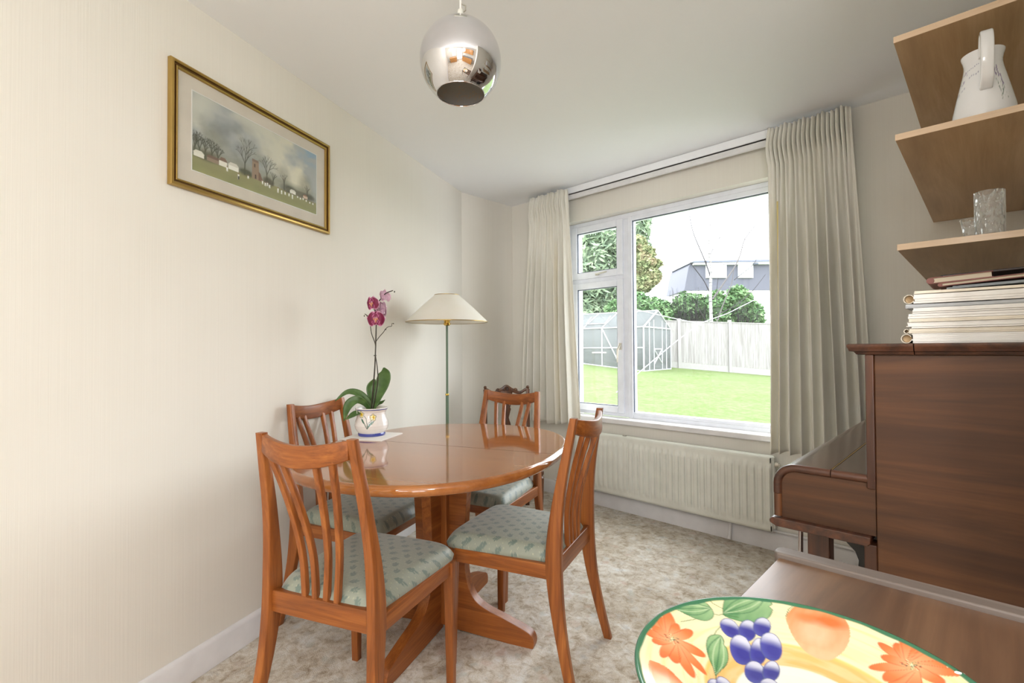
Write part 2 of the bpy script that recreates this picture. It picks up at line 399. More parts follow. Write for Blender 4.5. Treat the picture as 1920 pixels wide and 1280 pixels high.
# outline with wall thickness so no light leaks in
out_poly = [(K0.x-.25, W+.25), (RX+.25, W+.25), (RX+.25, 1.3), (kx+.25, 1.3), (kx+.25, rearEnd.y-.3), (P1.x-.1, P1.y-.4), (P1.x-.35, P1.y-.2), (K0.x-.25, K0.y-.05)]
b = MB(); b.prism(out_poly, -.12, 0); struct(b.build('floor', 'carpet'))
b = MB(); b.prism(out_poly, CH, CH+.15); struct(b.build('ceiling', 'ceiling'))
# window wall with its opening
OX0, OX1, OZ0, OZ1 = -2.36, -.60, .60, 2.095
b = MB()
b.box2((K0.x-.25, W, 0), (OX0, W+.25, CH)); b.box2((OX1, W, 0), (RX+.25, W+.25, CH))
b.box2((OX0, W, 0), (OX1, W+.25, OZ0)); b.box2((OX0, W, OZ1), (OX1, W+.25, CH)); struct(b.build('wall_front', 'wall'))
b = MB(); b.box2((RX, 1.05, 0), (RX+.2, W+.25, CH)); struct(b.build('wall_right', 'wall'))
b = MB(); b.box2((RX+.2, 1.05, 0), (kx+.25, 1.25, CH)); struct(b.build('wall_kitchen_side', 'wall'))
b = MB(); b.box2((kx, rearEnd.y-.2, 0), (kx+.2, 1.05, CH)); struct(b.build('wall_far_right', 'wall'))
b = MB(); b.box2((K0.x-.25, K0.y-.02, 0), (K0.x, W, CH)); struct(b.build('wall_left_return', 'wall'))
def local_to(p, ang):
    return lambda o: (setattr(o, 'location', (p.x, p.y, 0)), setattr(o, 'rotation_euler', (0, 0, ang)), o)[-1]
LW = (K0-P1).length
b = MB(); b.box2((-.25, 0, 0), (LW, .22, CH)); o = struct(b.build('wall_left', 'wall')); local_to(P1, ANG)(o)
RANG = math.atan2(VN.y, VN.x)
b = MB(); xs = 0
for s0, s1, z0, z1 in REARWIN:
    b.box2((xs, -.22, 0), (s0, 0, CH)); b.box2((s0, -.22, 0), (s1, 0, z0)); b.box2((s0, -.22, z1), (s1, 0, CH)); xs = s1
b.box2((xs, -.22, 0), (3.5, 0, CH)); o = struct(b.build('wall_rear', 'wall')); local_to(P1, RANG)(o)
# skirting boards: a moulded profile
def skirt(name, L, p, ang, sgn, x0=0):
    prof = [(0, 0), (.016, 0), (.016, .088), (.010, .098), (.004, .102), (0, .102)]
    b = MB(); b.prism(prof, x0, L, lambda q: (q.z, sgn*q.x, q.y)); o = struct(b.build(name, 'gloss_white', bevel=.0012)); o.location = (p[0], p[1], 0); o.rotation_euler = (0, 0, ang); return o
skirt('baseboard_left', LW-.004, P1, ANG, -1)
skirt('baseboard_left_return', W-K0.y-.018, (K0.x, K0.y), PI/2, -1)
skirt('baseboard_front', RX-K0.x, (K0.x, W), 0, -1)
skirt('baseboard_right', W-1.05-.02, (RX, 1.05), PI/2, 1)
skirt('baseboard_rear', .24, P1, RANG, 1, .02)
# ceiling lines are plain; thin shadow bead of filler
# main window
win = empty('window_1', (0, 0, 0), kind='structure')
Y0, Y1 = W+.075, W+.14
b = MB()
def frame_rect(b, x0, x1, z0, z1, t, y0, y1, tb=None):
    tb = tb or t
    b.box2((x0, y0, z0), (x0+t, y1, z1)); b.box2((x1-t, y0, z0), (x1, y1, z1)); b.box2((x0+t, y0, z0), (x1-t, y1, z0+tb)); b.box2((x0+t, y0, z1-t), (x1-t, y1, z1))
frame_rect(b, OX0, OX1, OZ0+.04, OZ1, .042, Y0, Y1)
b.box2((-1.878, Y0, OZ0+.08), (-1.828, Y1, OZ1-.042)); b.box2((OX0+.042, Y0, 1.622), (-1.878, Y1, 1.665))
b.build('frame', 'upvc', win, bevel=.004)
def sash(x0, x1, z0, z1, t, y0, y1, name='sash'):
    b = MB(); frame_rect(b, x0, x1, z0, z1, t, y0, y1); s = b.build(name, 'upvc', win, bevel=.006, seg=3)
    b = MB(); frame_rect(b, x0+t-.001, x1-t+.001, z0+t-.001, z1-t+.001, .006, y0+.008, y0+.02); b.build('gasket', 'rubber', s)
    b = MB(); b.box2((x0+t-.002, (y0+y1)/2-.004, z0+t-.002), (x1-t+.002, (y0+y1)/2+.004, z1-t+.002)); b.build('pane', 'pane', s)
    return s
sv = sash(-2.325, -1.872, 1.658, 2.062, .05, Y0-.016, Y1-.01)
sl = sash(-2.325, -1.872, .665, 1.63, .05, Y0-.016, Y1-.01)
sash(-1.836, OX1+.038, .63, 2.066, .034, Y0-.006, Y1-.01, 'fixed_glazing')
b = MB(); b.box((-2.085, Y0-.022, 1.682), (.03, .012, .018)); b.tube([(-2.09, Y0-.03, 1.682), (-2.05, Y0-.042, 1.684), (-1.99, Y0-.04, 1.69)], [.007, .007, .006], 10); b.build('handle', 'steel', sv, bevel=.002)
b = MB(); b.box((-1.892, Y0-.022, 1.145), (.018, .012, .05)); b.tube([(-1.892, Y0-.03, 1.155), (-1.897, Y0-.05, 1.12), (-1.9, Y0-.05, 1.03)], [.008, .008, .006], 10); b.build('handle', 'steel', sl, bevel=.002)
b = MB(); b.box2((OX0-.03, W-.035, .602), (OX1+.03, Y0+.01, .638)); struct(b.build('window_sill', 'gloss_white', win, bevel=.008, seg=3))
del b
# rear windows (seen only in reflections): one object each
for k, (s0, s1, z0, z1) in enumerate(REARWIN):
    wn = empty('window_%d' % (k+2), (P1.x, P1.y, 0), RANG, kind='structure')
    b = MB(); frame_rect(b, s0, s1, z0, z1, .05, -.12, -.06); b.box2(((s0+s1)/2-.03, -.12, z0+.05), ((s0+s1)/2+.03, -.06, z1-.05)); b.build('frame', 'upvc', wn, bevel=.004)
    b = MB(); b.box2((s0+.05, -.095, z0+.05), (s1-.05, -.087, z1-.05)); b.build('pane', 'pane', wn)

# ------------------------------------------------------------ curtain track, curtains
tr = empty('curtain_track', (0, W-.05, 2.25), label='white curtain track running along the ceiling above the window', cat='curtain rail')
b = MB(); b.box2((-2.50, -.012, 0), (-.55, .004, .045)); b.box2((-2.50, -.012, .030), (-.55, .035, .045)); b.build('rail', 'gloss_white', tr, bevel=.004)
b = MB(); b.box2((-2.50, -.006, .0452), (-.55, .048, .094)); b.build('batten', 'ceiling', tr, bevel=.003)
def curtain(name, label, xt0, xt1, xb0, xb1, zt, zb, npl, seed, gold, ymid=W-.115):
    rs = random.Random(seed); root = empty(name, ((xt0+xt1)/2, ymid, 0), label=label, cat='curtain')
    NU, NZ = npl*16, 60; P = []; ph = [rs.uniform(-.5, .5) for _ in range(npl+2)]; am = [rs.uniform(.65, 1.2) for _ in range(npl+2)]; ox = root.location.x
    for i in range(NZ+1):
        t = i/NZ; z = zt+(zb-zt)*t; row = []
        spread = smooth(min(1, t*1.3))**.8
        x0 = xt0+(xb0-xt0)*t-0.012*math.sin(PI*min(1, t/.12)) ; x1 = xt1+(xb1-xt1)*t
        pinch = math.exp(-((t-.055)/.03)**2)
        A = .014+.034*smooth(t*2.2)+.008*t - .008*pinch
        for j in range(NU+1):
            u = j/NU; q = u*npl; k = int(min(q, npl-1e-6)); f = q-k
            a = am[k]*(1-f)+am[k+1]*f; p = ph[k]*(1-f)+ph[k+1]*f
            big = math.sin(2*PI*(q+.22*p*spread)); fine = math.sin(2*PI*q*2+p*3)
            sharp = math.copysign(abs(big)**(.75), big)
            y = -A*a*sharp*(.45+.55*spread)-(1-spread)*.013*fine*(1+1.1*pinch)-.006*math.sin(2*PI*q*1.37+seed)*spread
            x = x0+(x1-x0)*(u+.020*math.sin(2*PI*q+PI*.5)*spread*a*.9)+.004*math.sin(5*t+seed+p*4)*t
            edge = min(u, 1-u)*npl
            if edge < .6: y *= edge/.6
            zz = z-(0.006*math.sin(2*PI*q*.5+seed) if i == 0 else 0)+(.008*math.sin(q*1.7+seed) if i == NZ else 0)
            row.append((x-ox, y, zz))
        P.append(row)
    b = MB(); b.grid(P)
    for n_, fc in enumerate(b.f):
        j = n_ % NU; i = n_//NU
        if any(abs(j/16-g) < wd and i > NZ*.22 for g, wd in gold): b.mi[n_] = 1  # fold faces that get the painted yellow glow
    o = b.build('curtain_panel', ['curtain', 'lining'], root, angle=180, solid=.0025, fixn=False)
    # header tape with its gathered heading
    hd = [[(P[i][j][0], P[i][j][1]+.006, P[i][j][2]-(.004 if i == 0 else 0)) for j in range(0, NU+1, 2)] for i in range(0, 6)]
    b = MB(); b.grid(hd); b.build('heading_tape', 'paper', root, angle=180, solid=.001, fixn=False)
    return root
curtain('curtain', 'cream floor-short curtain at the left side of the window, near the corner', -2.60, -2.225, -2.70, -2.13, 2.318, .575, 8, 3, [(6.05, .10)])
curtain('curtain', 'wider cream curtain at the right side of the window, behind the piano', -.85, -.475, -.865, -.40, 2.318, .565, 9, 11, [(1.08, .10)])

# ------------------------------------------------------------ radiator and pipe
rad = empty('radiator', (-2.2, W-.03, 0), label='long white panel radiator mounted on the wall under the window', cat='radiator')
L = 1.335; z0, z1 = .125, .53; pitch = .0405; rows = []; NZ = 26
zs = [z0+.0+(z1-z0)*k/NZ for k in range(NZ+1)]
for z in zs:
    row = []
    kz = smooth((z-z0-.035)/.02)*smooth((z1-.04-z)/.02)
    for j in range(33*10+1):
        x = L*j/330; ph = (x % pitch)/pitch; g = smooth((abs(ph-.5)-.27)/.12) if True else 0
        row.append((x, -.055-.0*kz-.012*kz*(1-g), z))
    rows.append(row)
b = MB(); b.grid(rows)
b.build('front_panel', 'radiator', rad, angle=60, solid=.0015, fixn=False)
b = MB(); b.box2((0, -.054, z0), (L, -.046, z0+.012)); b.box2((0, -.054, z1-.012), (L, -.046, z1)); b.box2((0, -.055, z0), (.012, -.044, z1)); b.box2((L-.012, -.055, z0), (L, -.044, z1)); b.build('panel_seam', 'radiator', rad, bevel=.003)
b = MB(); b.box2((-.008, -.045, z0+.01), (L+.012, -.006, z1+.006)); b.build('back_panel', 'radiator', rad, bevel=.012, seg=4)
b = MB(); b.tube([(L+.012, -.03, z1-.04), (L+.028, -.03, z1-.04)], .013, 12); b.tube([(L+.02, -.03, z1-.04), (L+.034, -.03, z1-.04)], .007, 8); b.build('bleed_valve', 'steel', rad)
b = MB(); b.box2((.40, -.05, z1+.006), (.425, -.035, z1+.012)); b.build('vent_clip', 'steel', rad, bevel=.001)
for x in (.18, L-.3):
    b = MB(); b.box2((x, -.012, z0-.0), (x+.03, .03, z1-.05)); b.build('bracket', 'radiator', rad)
b = MB(); b.tube([(-.25, -.008, .112), (1.09, -.008, .112), (2.3, -.008, .112)], .0075, 10); pp = b.build('heating_pipe', 'gloss_white'); pp.location = (-2.2, W-.008, 0)
tag(pp, 'white painted pipe running along the top of the skirting below the radiator', 'pipe')
for x in (.62, 1.09, 1.45, 1.70):
    b = MB(); b.box((x, -.010, .112), (.016, .02, .02)); b.build('pipe_clip', 'gloss_white', pp, bevel=.003)
b = MB(); b.tube([(1.09, -.010, .112), (1.09, -.024, .09), (1.088, -.026, .03), (1.085, -.03, .012)], [.009, .009, .010, .013], 10); b.build('drop_pipe', 'gloss_white', pp)

# ------------------------------------------------------------ picture on the left wall
def on_left(s, z, off=0):
    p = A0 + U*s + VN*off; return Vector((p.x, p.y, z))
pc = on_left(.318, 1.8975, .0)
pic = empty('framed_picture', pc, ANG, label='gold framed watercolour of a cricket match hanging on the cream wall', cat='picture')
# local: x along the wall towards the window, y out of the wall is negative
HW, HH = .386, .2135
def frame_mold(hw, hh, prof, mi):
    b = MB(); rings = []
    for sx, sz in ((-1, -1), (1, -1), (1, 1), (-1, 1)): rings.append([(sx*(hw-d*1.2), -o_, sz*(hh-d*1.2)) for d, o_ in prof])
    b.loft(rings, cap=False, loop=True); return b
prof = [(0, .002), (0, .016), (.002, .0205), (.0065, .0225), (.010, .019), (.0105, .014), (.016, .0125), (.0165, .016), (.019, .0175), (.0215, .016), (.023, .009), (.023, .002)]
fb = frame_mold(HW, HH, prof, 0); o = fb.build('frame', ['gold', 'gold_dark'], pic, angle=30)
for p in o.data.polygons:
    c = p.center; d = min(HW-abs(c.x), HH-abs(c.z))
    if .0118 < d < .0196: p.material_index = 1
b = MB(); b.box2((-HW+.02, -.008, -HH+.02), (HW-.02, -.004, HH-.02)); b.build('mount', 'mount', pic)
# watercolour
PX, PZ = .304, .138
CA = Canvas(620, 280, 0, 2.2, 0, 1, (176, 178, 176)); X, Y = CA.x, CA.y
n1 = vnoise(X*2.2+1, Y*3, 5); n2 = vnoise(X*5, Y*8+4, 9)
CA.blend(np.clip((n1-.38)*4, 0, 1)*.8, (204, 202, 190)); CA.blend(np.clip((n1+.35*n2-.55)*4, 0, 1)*np.clip((X-.7)/1.2, 0.1, 1), (226, 218, 196))
CA.blend(np.clip((.62-n1)*5-1, 0, 1)*np.clip(1-abs(X-.7)/1.1, 0, 1), (146, 148, 150)); CA.blend(np.clip((X-1.7)/.3, 0, 1)*np.clip((Y-.72)/.15, 0, 1)*np.clip((n2-.4)*5, 0, 1), (150, 172, 190))
CA.blend(np.clip((.42-Y-.06*n2)*14, 0, 1)*np.clip(n1*1.4, 0, .8), (150, 148, 128))
horiz = .20+.015*np.sin(X*2)
CA.blend(np.clip((horiz-Y)*60+.5, 0, 1), (152, 148, 104)); CA.blend(np.clip((.14-Y)*12, 0, 1)*np.clip(n2*1.6-.3, 0, 1), (132, 132, 88)); CA.blend(np.clip((.1-Y)*10, 0, 1)*n1, (160, 158, 108))
rs = random.Random(4)
def tree2(x, y, h, spread, col, depth=6, a=.8):
    def rec(x, y, ang, L, wd, d):
        x2, y2 = x+L*math.cos(ang), y+L*math.sin(ang); CA.line([(x, y), (x2, y2)], wd, col, a)
        if d:
            for s_ in (-1, 1, rs.uniform(-.4, .4)) if d > 2 else (-1, 1): rec(x2, y2, ang+s_*rs.uniform(.2, .5)*spread, L*rs.uniform(.6, .85), max(wd*.65, .0025), d-1)
    rec(x, y, PI/2+rs.uniform(-.1, .1), h*.3, .010, depth)
def crown(x, y, rx, ry, col, a): CA.blend(CA.ell(x, y, rx, ry, 0, 1.)*np.clip(n2*2-.4, 0, 1), col, a)
for x, r in ((.08, .2), (.3, .22), (.75, .26), (1.15, .18), (1.48, .14), (1.95, .15)): crown(x, .2+r*1.2, r*.9, r*1.25, (120, 118, 96), .55)
for x, h in ((.03, .5), (.1, .45), (.18, .42), (.27, .46), (.36, .36)): tree2(x, .2, h*.7, 1, (72, 72, 56), 4)
tree2(.78, .2, .52, 1.1, (70, 68, 54), 4); tree2(1.17, .2, .42, 1, (80, 78, 62), 4); tree2(1.28, .2, .26, 1, (80, 78, 62), 3); tree2(1.5, .2, .3, 1, (84, 80, 64), 3); tree2(2.0, .2, .26, 1, (84, 80, 64), 3)
for x, y, rx, ry, c in ((.2, .25, .25, .07, (92, 92, 70)), (.8, .23, .12, .05, (80, 80, 60)), (1.2, .23, .1, .06, (84, 78, 60)), (1.6, .24, .16, .06, (70, 72, 60)), (1.85, .23, .3, .05, (110, 104, 84)), (2.05, .22, .15, .07, (86, 84, 70))): CA.blend(CA.ell(x, y, rx, ry, 0, .6)*np.clip(n2*2-.2, 0, 1), c, .9)
def house(x, wd, h, wall, roof):
    CA.poly([(x, .19), (x+wd, .19), (x+wd, .19+h), (x, .19+h)], wall); CA.poly([(x-.01, .19+h), (x+wd+.01, .19+h), (x+wd-.03, .19+h*1.7), (x+.03, .19+h*1.7)], roof)
house(.02, .14, .05, (232, 226, 212), (226, 220, 206)); house(.2, .2, .05, (150, 130, 112), (122, 98, 84)); house(.38, .12, .07, (234, 228, 216), (130, 104, 88)); house(.52, .16, .06, (238, 234, 224), (216, 210, 198))
CA.poly([(.9, .19), (1.03, .19), (1.02, .45), (.91, .46)], (156, 132, 112)); CA.poly([(1.02, .19), (1.1, .19), (1.05, .30), (1.02, .32)], (128, 100, 84)); CA.poly([(.905, .44), (1.02, .44), (1.02, .47), (.905, .475)], (134, 112, 96)); CA.poly([(.955, .2), (.98, .2), (.98, .26), (.955, .26)], (84, 66, 54)); CA.poly([(.94, .36), (.96, .36), (.96, .41), (.94, .41)], (92, 72, 60))
house(1.62, .12, .04, (236, 232, 222), (220, 214, 204)); house(1.9, .1, .04, (214, 190, 170), (150, 110, 90))
for x, y, h in ((.5, .15, .07), (.68, .10, .085), (.84, .16, .05), (1.09, .16, .06), (1.14, .15, .06), (1.18, .16, .06), (1.22, .14, .065), (1.38, .12, .085), (1.45, .12, .075), (1.52, .13, .06), (1.60, .13, .06), (1.67, .11, .085), (1.78, .16, .035), (1.84, .15, .04), (1.9, .16, .04), (1.97, .15, .04), (2.05, .14, .04), (2.12, .14, .04)):
    CA.poly([(x-.012, y), (x-.004, y), (x, y+h*.45), (x+.004, y), (x+.013, y), (x+.012, y+h*.55), (x+.014, y+h*.8), (x-.014, y+h*.8), (x-.012, y+h*.5)], (246, 244, 238)); CA.blend(CA.ell(x, y+h*.9, .008, .012), (150, 116, 96))
CA.poly([(.67, .10), (.69, .10), (.69, .14), (.67, .14)], (70, 66, 62))
b = MB(); NX, NY = 440, 200
P = [[(-PX+2*PX*i/NX, -.0086, -PZ+2*PZ*j/NY) for i in range(NX+1)] for j in range(NY+1)]; b.grid(P)
o = b.build('painting', 'paint_matt', pic, fixn=False)
gx, gy = np.meshgrid(np.linspace(0, 2.2, NX+1), np.linspace(0, 1, NY+1)); paint(o, CA.sample(gx, gy).reshape(-1, 3)*1.15)
b = MB(); frame_rect(b, -PX-.003, PX+.003, -PZ-.003, PZ+.003, .003, -.0095, -.0078); b.build('mount_bevel', 'paper', pic)
b = MB(); b.box2((-HW+.021, -.0118, -HH+.021), (HW-.021, -.0108, HH-.021)); b.build('picture_glass', 'pane', pic)

# ------------------------------------------------------------ pendant
pl_ = empty('pendant_lamp', (-1.158, .966, 2.018), label='mirrored glass globe pendant lamp hanging from the ceiling', cat='lamp')
R = .125; a0 = math.asin(.073/R)
prof = [(R*math.sin(t), -R*math.cos(t)) for t in np.linspace(a0, PI-.17, 70)]
b = MB(); b.lathe(prof, 96); b.build('globe_shade', 'mirror', pl_, angle=180)
b = MB(); b.lathe([(r*.982, z*.982) for r, z in prof], 80); b.build('inner_surface', 'speckle', pl_, angle=180)
b = MB(); b.tube([(.0735*math.cos(t), .0735*math.sin(t), -R*math.cos(a0)) for t in np.linspace(0, 2*PI, 65)], .0013, 8, cap=False); b.build('rim', 'mirror', pl_)
b = MB(); b.lathe([(.0, R+.038), (.008, R+.036), (.010, R+.026), (.012, R+.02), (.022, R+.008), (.026, R-.002), (.026, R-.008), (.0, R-.008)], 32); b.build('cap', 'radiator', pl_)
b = MB(); b.tube([(0, 0, R+.03), (0, 0, CH-2.018-.02)], .0032, 8); b.build('flex', 'paper', pl_)
b = MB(); b.tube([(.004, .003, R+.026), (.012, .010, R+.034), (.010, .012, R+.05), (.002, .002, R+.055)], .0022, 6); b.build('hook', 'steel', pl_)
b = MB(); b.lathe([(0, CH-2.018-.03), (.03, CH-2.018-.028), (.045, CH-2.018-.01), (.046, CH-2.018), (0, CH-2.018)], 32); b.build('ceiling_rose', 'radiator', pl_)
b = MB(); b.lathe([(.0, .10), (.018, .098), (.018, .05), (.014, .045), (0, .045)], 20); b.build('bulb_holder', 'black', pl_)
b = MB(); b.lathe([(.012, .046), (.016, .03), (.03, .0), (.03, -.012), (.02, -.032), (0, -.038)], 24); b.build('light_bulb', plain('opal_bulb', (232, 230, 224), .3), pl_)

# rose and flex for the added fill lights behind the camera
for k, (x, y, sz, pw_) in enumerate(FILL_LAMPS):
    r = empty('ceiling_light', (x, y, CH), label=['bare hanging bulb behind the viewer near the rear window', 'bare hanging bulb nearest the kitchen counter'][k], cat='lamp')
    b = MB(); b.lathe([(0, -.001), (.05, -.001), (.05, -.03), (0, -.03)], 30); b.tube([(0, 0, -.03), (0, 0, -.24)], .004, 8); b.build('flex', 'gloss_white', r)

# ------------------------------------------------------------ floor lamp
fl = empty('floor_lamp', (-2.335, 1.832, 0), label='slim green floor lamp with a wide cream cone shade, behind the table', cat='lamp')
b = MB(); b.lathe([(0, .0), (.13, .0), (.135, .006), (.13, .014), (.06, .024), (.016, .034), (.014, .05), (0, .05)], 40); b.build('base', 'green_pole', fl)
b = MB(); b.tube([(0, 0, .03), (0, 0, .86)], .0092, 14); b.build('lower_pole', 'green_pole', fl)
b = MB(); b.tube([(0, 0, .855), (0, 0, 1.29)], .0068, 14); b.build('upper_pole', 'green_pole', fl)
b = MB(); b.lathe([(0, .855), (.0105, .855), (.0115, .860), (.0105, .866), (0, .866)], 20); b.build('brass_collar', 'brass', fl)
b = MB(); b.lathe([(0, 1.272), (.012, 1.272), (.020, 1.278), (.0215, 1.286), (.017, 1.290), (.017, 1.300), (.021, 1.303), (.0215, 1.312), (.014, 1.318), (.014, 1.36), (0, 1.36)], 28); b.build('lamp_holder', 'brass', fl)
sh = [(.243, 1.292), (.2425, 1.299), (.160, 1.379), (.078, 1.452), (.073, 1.457)]
b = MB(); b.lathe(sh, 80); b.build('lamp_shade', 'shade', fl, angle=180, solid=.0012)
b = MB(); b.tube([(.2435*math.cos(t), .2435*math.sin(t), 1.2945) for t in np.linspace(0, 2*PI, 81)], .0022, 6, cap=False); b.tube([(.0735*math.cos(t), .0735*math.sin(t), 1.457) for t in np.linspace(0, 2*PI, 49)], .002, 6, cap=False); b.build('shade_trim', 'gold', fl)
b = MB()
for k in range(3): a = k*2*PI/3+.4; b.tube([(0, 0, 1.40), (.073*math.cos(a), .073*math.sin(a), 1.455)], .0015, 6)
b.tube([(0, 0, 1.35), (0, 0, 1.40)], .003, 8); b.build('shade_carrier', 'brass', fl)
b = MB(); b.lathe([(.010, 1.345), (.013, 1.36), (.024, 1.385), (.022, 1.405), (.0, 1.42)], 20); b.build('light_bulb', D.materials['opal_bulb'], fl)

# ------------------------------------------------------------ dining table
TR = math.radians(22.5)
tab = empty('dining_table', (-1.627, 1.247, 0), TR, label='glossy teak oval dining table with a central seam and pedestal base', cat='table')
def oval(a, b_, n=2.3, N_=120):
    out = []
    for k in range(N_):
        t = 2*PI*k/N_; c, s = math.cos(t), math.sin(t); out.append((a*math.copysign(abs(c)**(2/n), c), b_*math.copysign(abs(s)**(2/n), s)))
    return out
TA, TB, TZ = .495, .612, .735
def half_top(sgn):
    base = [(x, y) for x, y in oval(TA, TB, 2.3, 240) if y*sgn > 0]
    base.sort(key=lambda p: -math.atan2(p[1]*sgn, p[0]) if True else 0)
    prof = [(.010, -.034), (.003, -.030), (0, -.020), (0, -.014), (.003, -.006), (.009, -.001), (.016, 0), (.018, 0), (.030, 0)]
    rings = []
    for d, z in prof:
        r = []
        for x, y in base: r.append((x*(1-d/TA), y*(1-d/TB) if abs(y) > .02 else y, TZ+z))
        r = [(TA*(1-d/TA), .0006*sgn, TZ+z)] + (r if r[0][0] > 0 else r[::-1]) + [(-TA*(1-d/TA), .0006*sgn, TZ+z)]
        rings.append(r)
    b = MB(); b.loft(rings, cap=False, closed=False); k = len(rings[0]); n = len(rings)
    b.face(range(k-1, -1, -1)); b.face(range((n-1)*k, n*k)); b.face([i*k for i in range(n)]+[i*k+k-1 for i in range(n-1, -1, -1)]); return b
b = MB(); b.box2((-TA+.012, -.0009, TZ-.02), (TA-.012, .0009, TZ+.0003)); b.build('seam', 'dark_x', tab)
half_top(1).build('table_top', 'teak_top', tab, angle=50); half_top(-1).build('table_top', 'teak_top', tab, angle=50)
# bearers and leaf box under the top
b = MB(); pr = [(-.36, .701), (.36, .701), (.36, .675), (.30, .650), (-.30, .650), (-.36, .675)]
b.prism(pr, -.13, .13, lambda p: (p.x, p.z, p.y)); b.build('leaf_box', 'teak_x', tab, bevel=.003)
for y in (-.17, .17):
    b = MB(); b.prism([(-.30, .701), (.30, .701), (.30, .68), (.26, .655), (-.26, .655), (-.30, .68)], y-.02, y+.02, lambda p: (p.x, p.z, p.y)); b.build('bearer', 'teak_x', tab, bevel=.003)
for x in (-.2, .2):
    b = MB(); b.box2((x-.018, -.46, .672), (x+.018, .46, .701)); b.build('runner', 'teak_y', tab, bevel=.003)
# four curved legs in a cross
prof = [(.028, .652), (.125, .652), (.128, .60), (.117, .45), (.113, .32), (.120, .22), (.150, .150), (.200, .115), (.290, .088), (.365, .064), (.392, .050), (.403, .030), (.402, .008), (.390, 0), (.30, .0), (.028, .012)]
pts = []
for i in range(1, len(prof)-3):
    p0, p1, p2, p3 = prof[i-1], prof[i], prof[i+1], prof[i+2]
    for k in range(4):
        u = k/4; pts.append(tuple(.5*((2*p1[c])+(-p0[c]+p2[c])*u+(2*p0[c]-5*p1[c]+4*p2[c]-p3[c])*u*u+(-p0[c]+3*p1[c]-3*p2[c]+p3[c])*u**3) for c in (0, 1)))
poly = [prof[0]]+pts+[prof[-3], prof[-2], prof[-1]]
legmesh = None
for k in range(4):
    if k == 0:
        b = MB(); b.prism(poly, -.021, .021, lambda p: (p.x, p.z, p.y)); o = b.build('pedestal_leg', 'teak_x', tab, bevel=.009, seg=3); legmesh = o
    else: o = legmesh.copy(); COL.objects.link(o)
    o.rotation_euler = (0, 0, k*PI/2)
b = MB(); b.box2((-.045, -.045, .03), (.045, .045, .652)); b.build('column', 'teak_z', tab, bevel=.004)
b = MB(); b.box2((-.055, -.055, .63), (.055, .055, .652)); b.build('column_cap', 'teak_x', tab, bevel=.004)

# ------------------------------------------------------------ dining chairs
def sprig_cols(gx, gy):
    """sage damask: staggered leaf sprigs and tiny dots; gx, gy in metres"""
    base = np.array(lin((148, 153, 138))); mot = np.array(lin((92, 113, 107))); dot = np.array(lin((184, 182, 154)))
    c = np.zeros(gx.shape+(3,)); c[:] = base
    th = vnoise(gx*40+8, gy*600+8, 2, 2)[..., None]; c *= .96+.08*th
    dx = (gx+.5*.0155*(np.floor(gy/.0155) % 2)) % .0155-.00775; dy = gy % .0155-.00775
    mk = (np.hypot(dx, dy) < .0013)[..., None]; c = np.where(mk, dot, c)
    S = .052
    row = np.floor(gy/(S*.62)); ux = (gx+S*.5*(row % 2)) % S-S/2; uy = gy % (S*.62)-S*.31; flip = np.where((np.floor((gx+S*.5*(row % 2))/S)+row) % 2 == 0, 1., -1.)
    ang = np.where(flip > 0, .5, 2.0); cx = ux*np.cos(ang)+uy*np.sin(ang); cy = -ux*np.sin(ang)+uy*np.cos(ang)
    msk = np.zeros(gx.shape, bool)
    for ex, ey, rx, ry, an in ((.0, .0, .013, .0016, 0), (.011, .0, .006, .0035, 0), (.005, .0055, .0055, .0030, .8), (.005, -.0055, .0055, .0030, -.8), (-.002, .0055, .0048, .0028, 1.0), (-.002, -.0055, .0048, .0028, -1.0), (-.0075, .003, .0035, .002, .9), (-.0075, -.003, .0035, .002, -.9)):
        d_x, d_y = cx-ex, cy-ey; ca, sa = math.cos(an), math.sin(an); msk |= np.hypot((d_x*ca+d_y*sa)/rx, (-d_x*sa+d_y*ca)/ry) < 1
    c = np.where(msk[..., None], c*.25+mot*.75, c); return c
CH_H = .901
def post_path(s):
    return [(0, s*.205, -.275), (.12, s*.198, -.245), (.26, s*.189, -.217), (.38, s*.184, -.203), (.46, s*.182, -.201), (.58, s*.177, -.209), (.70, s*.169, -.226), (.80, s*.163, -.245), (CH_H, s*.156, -.264)]
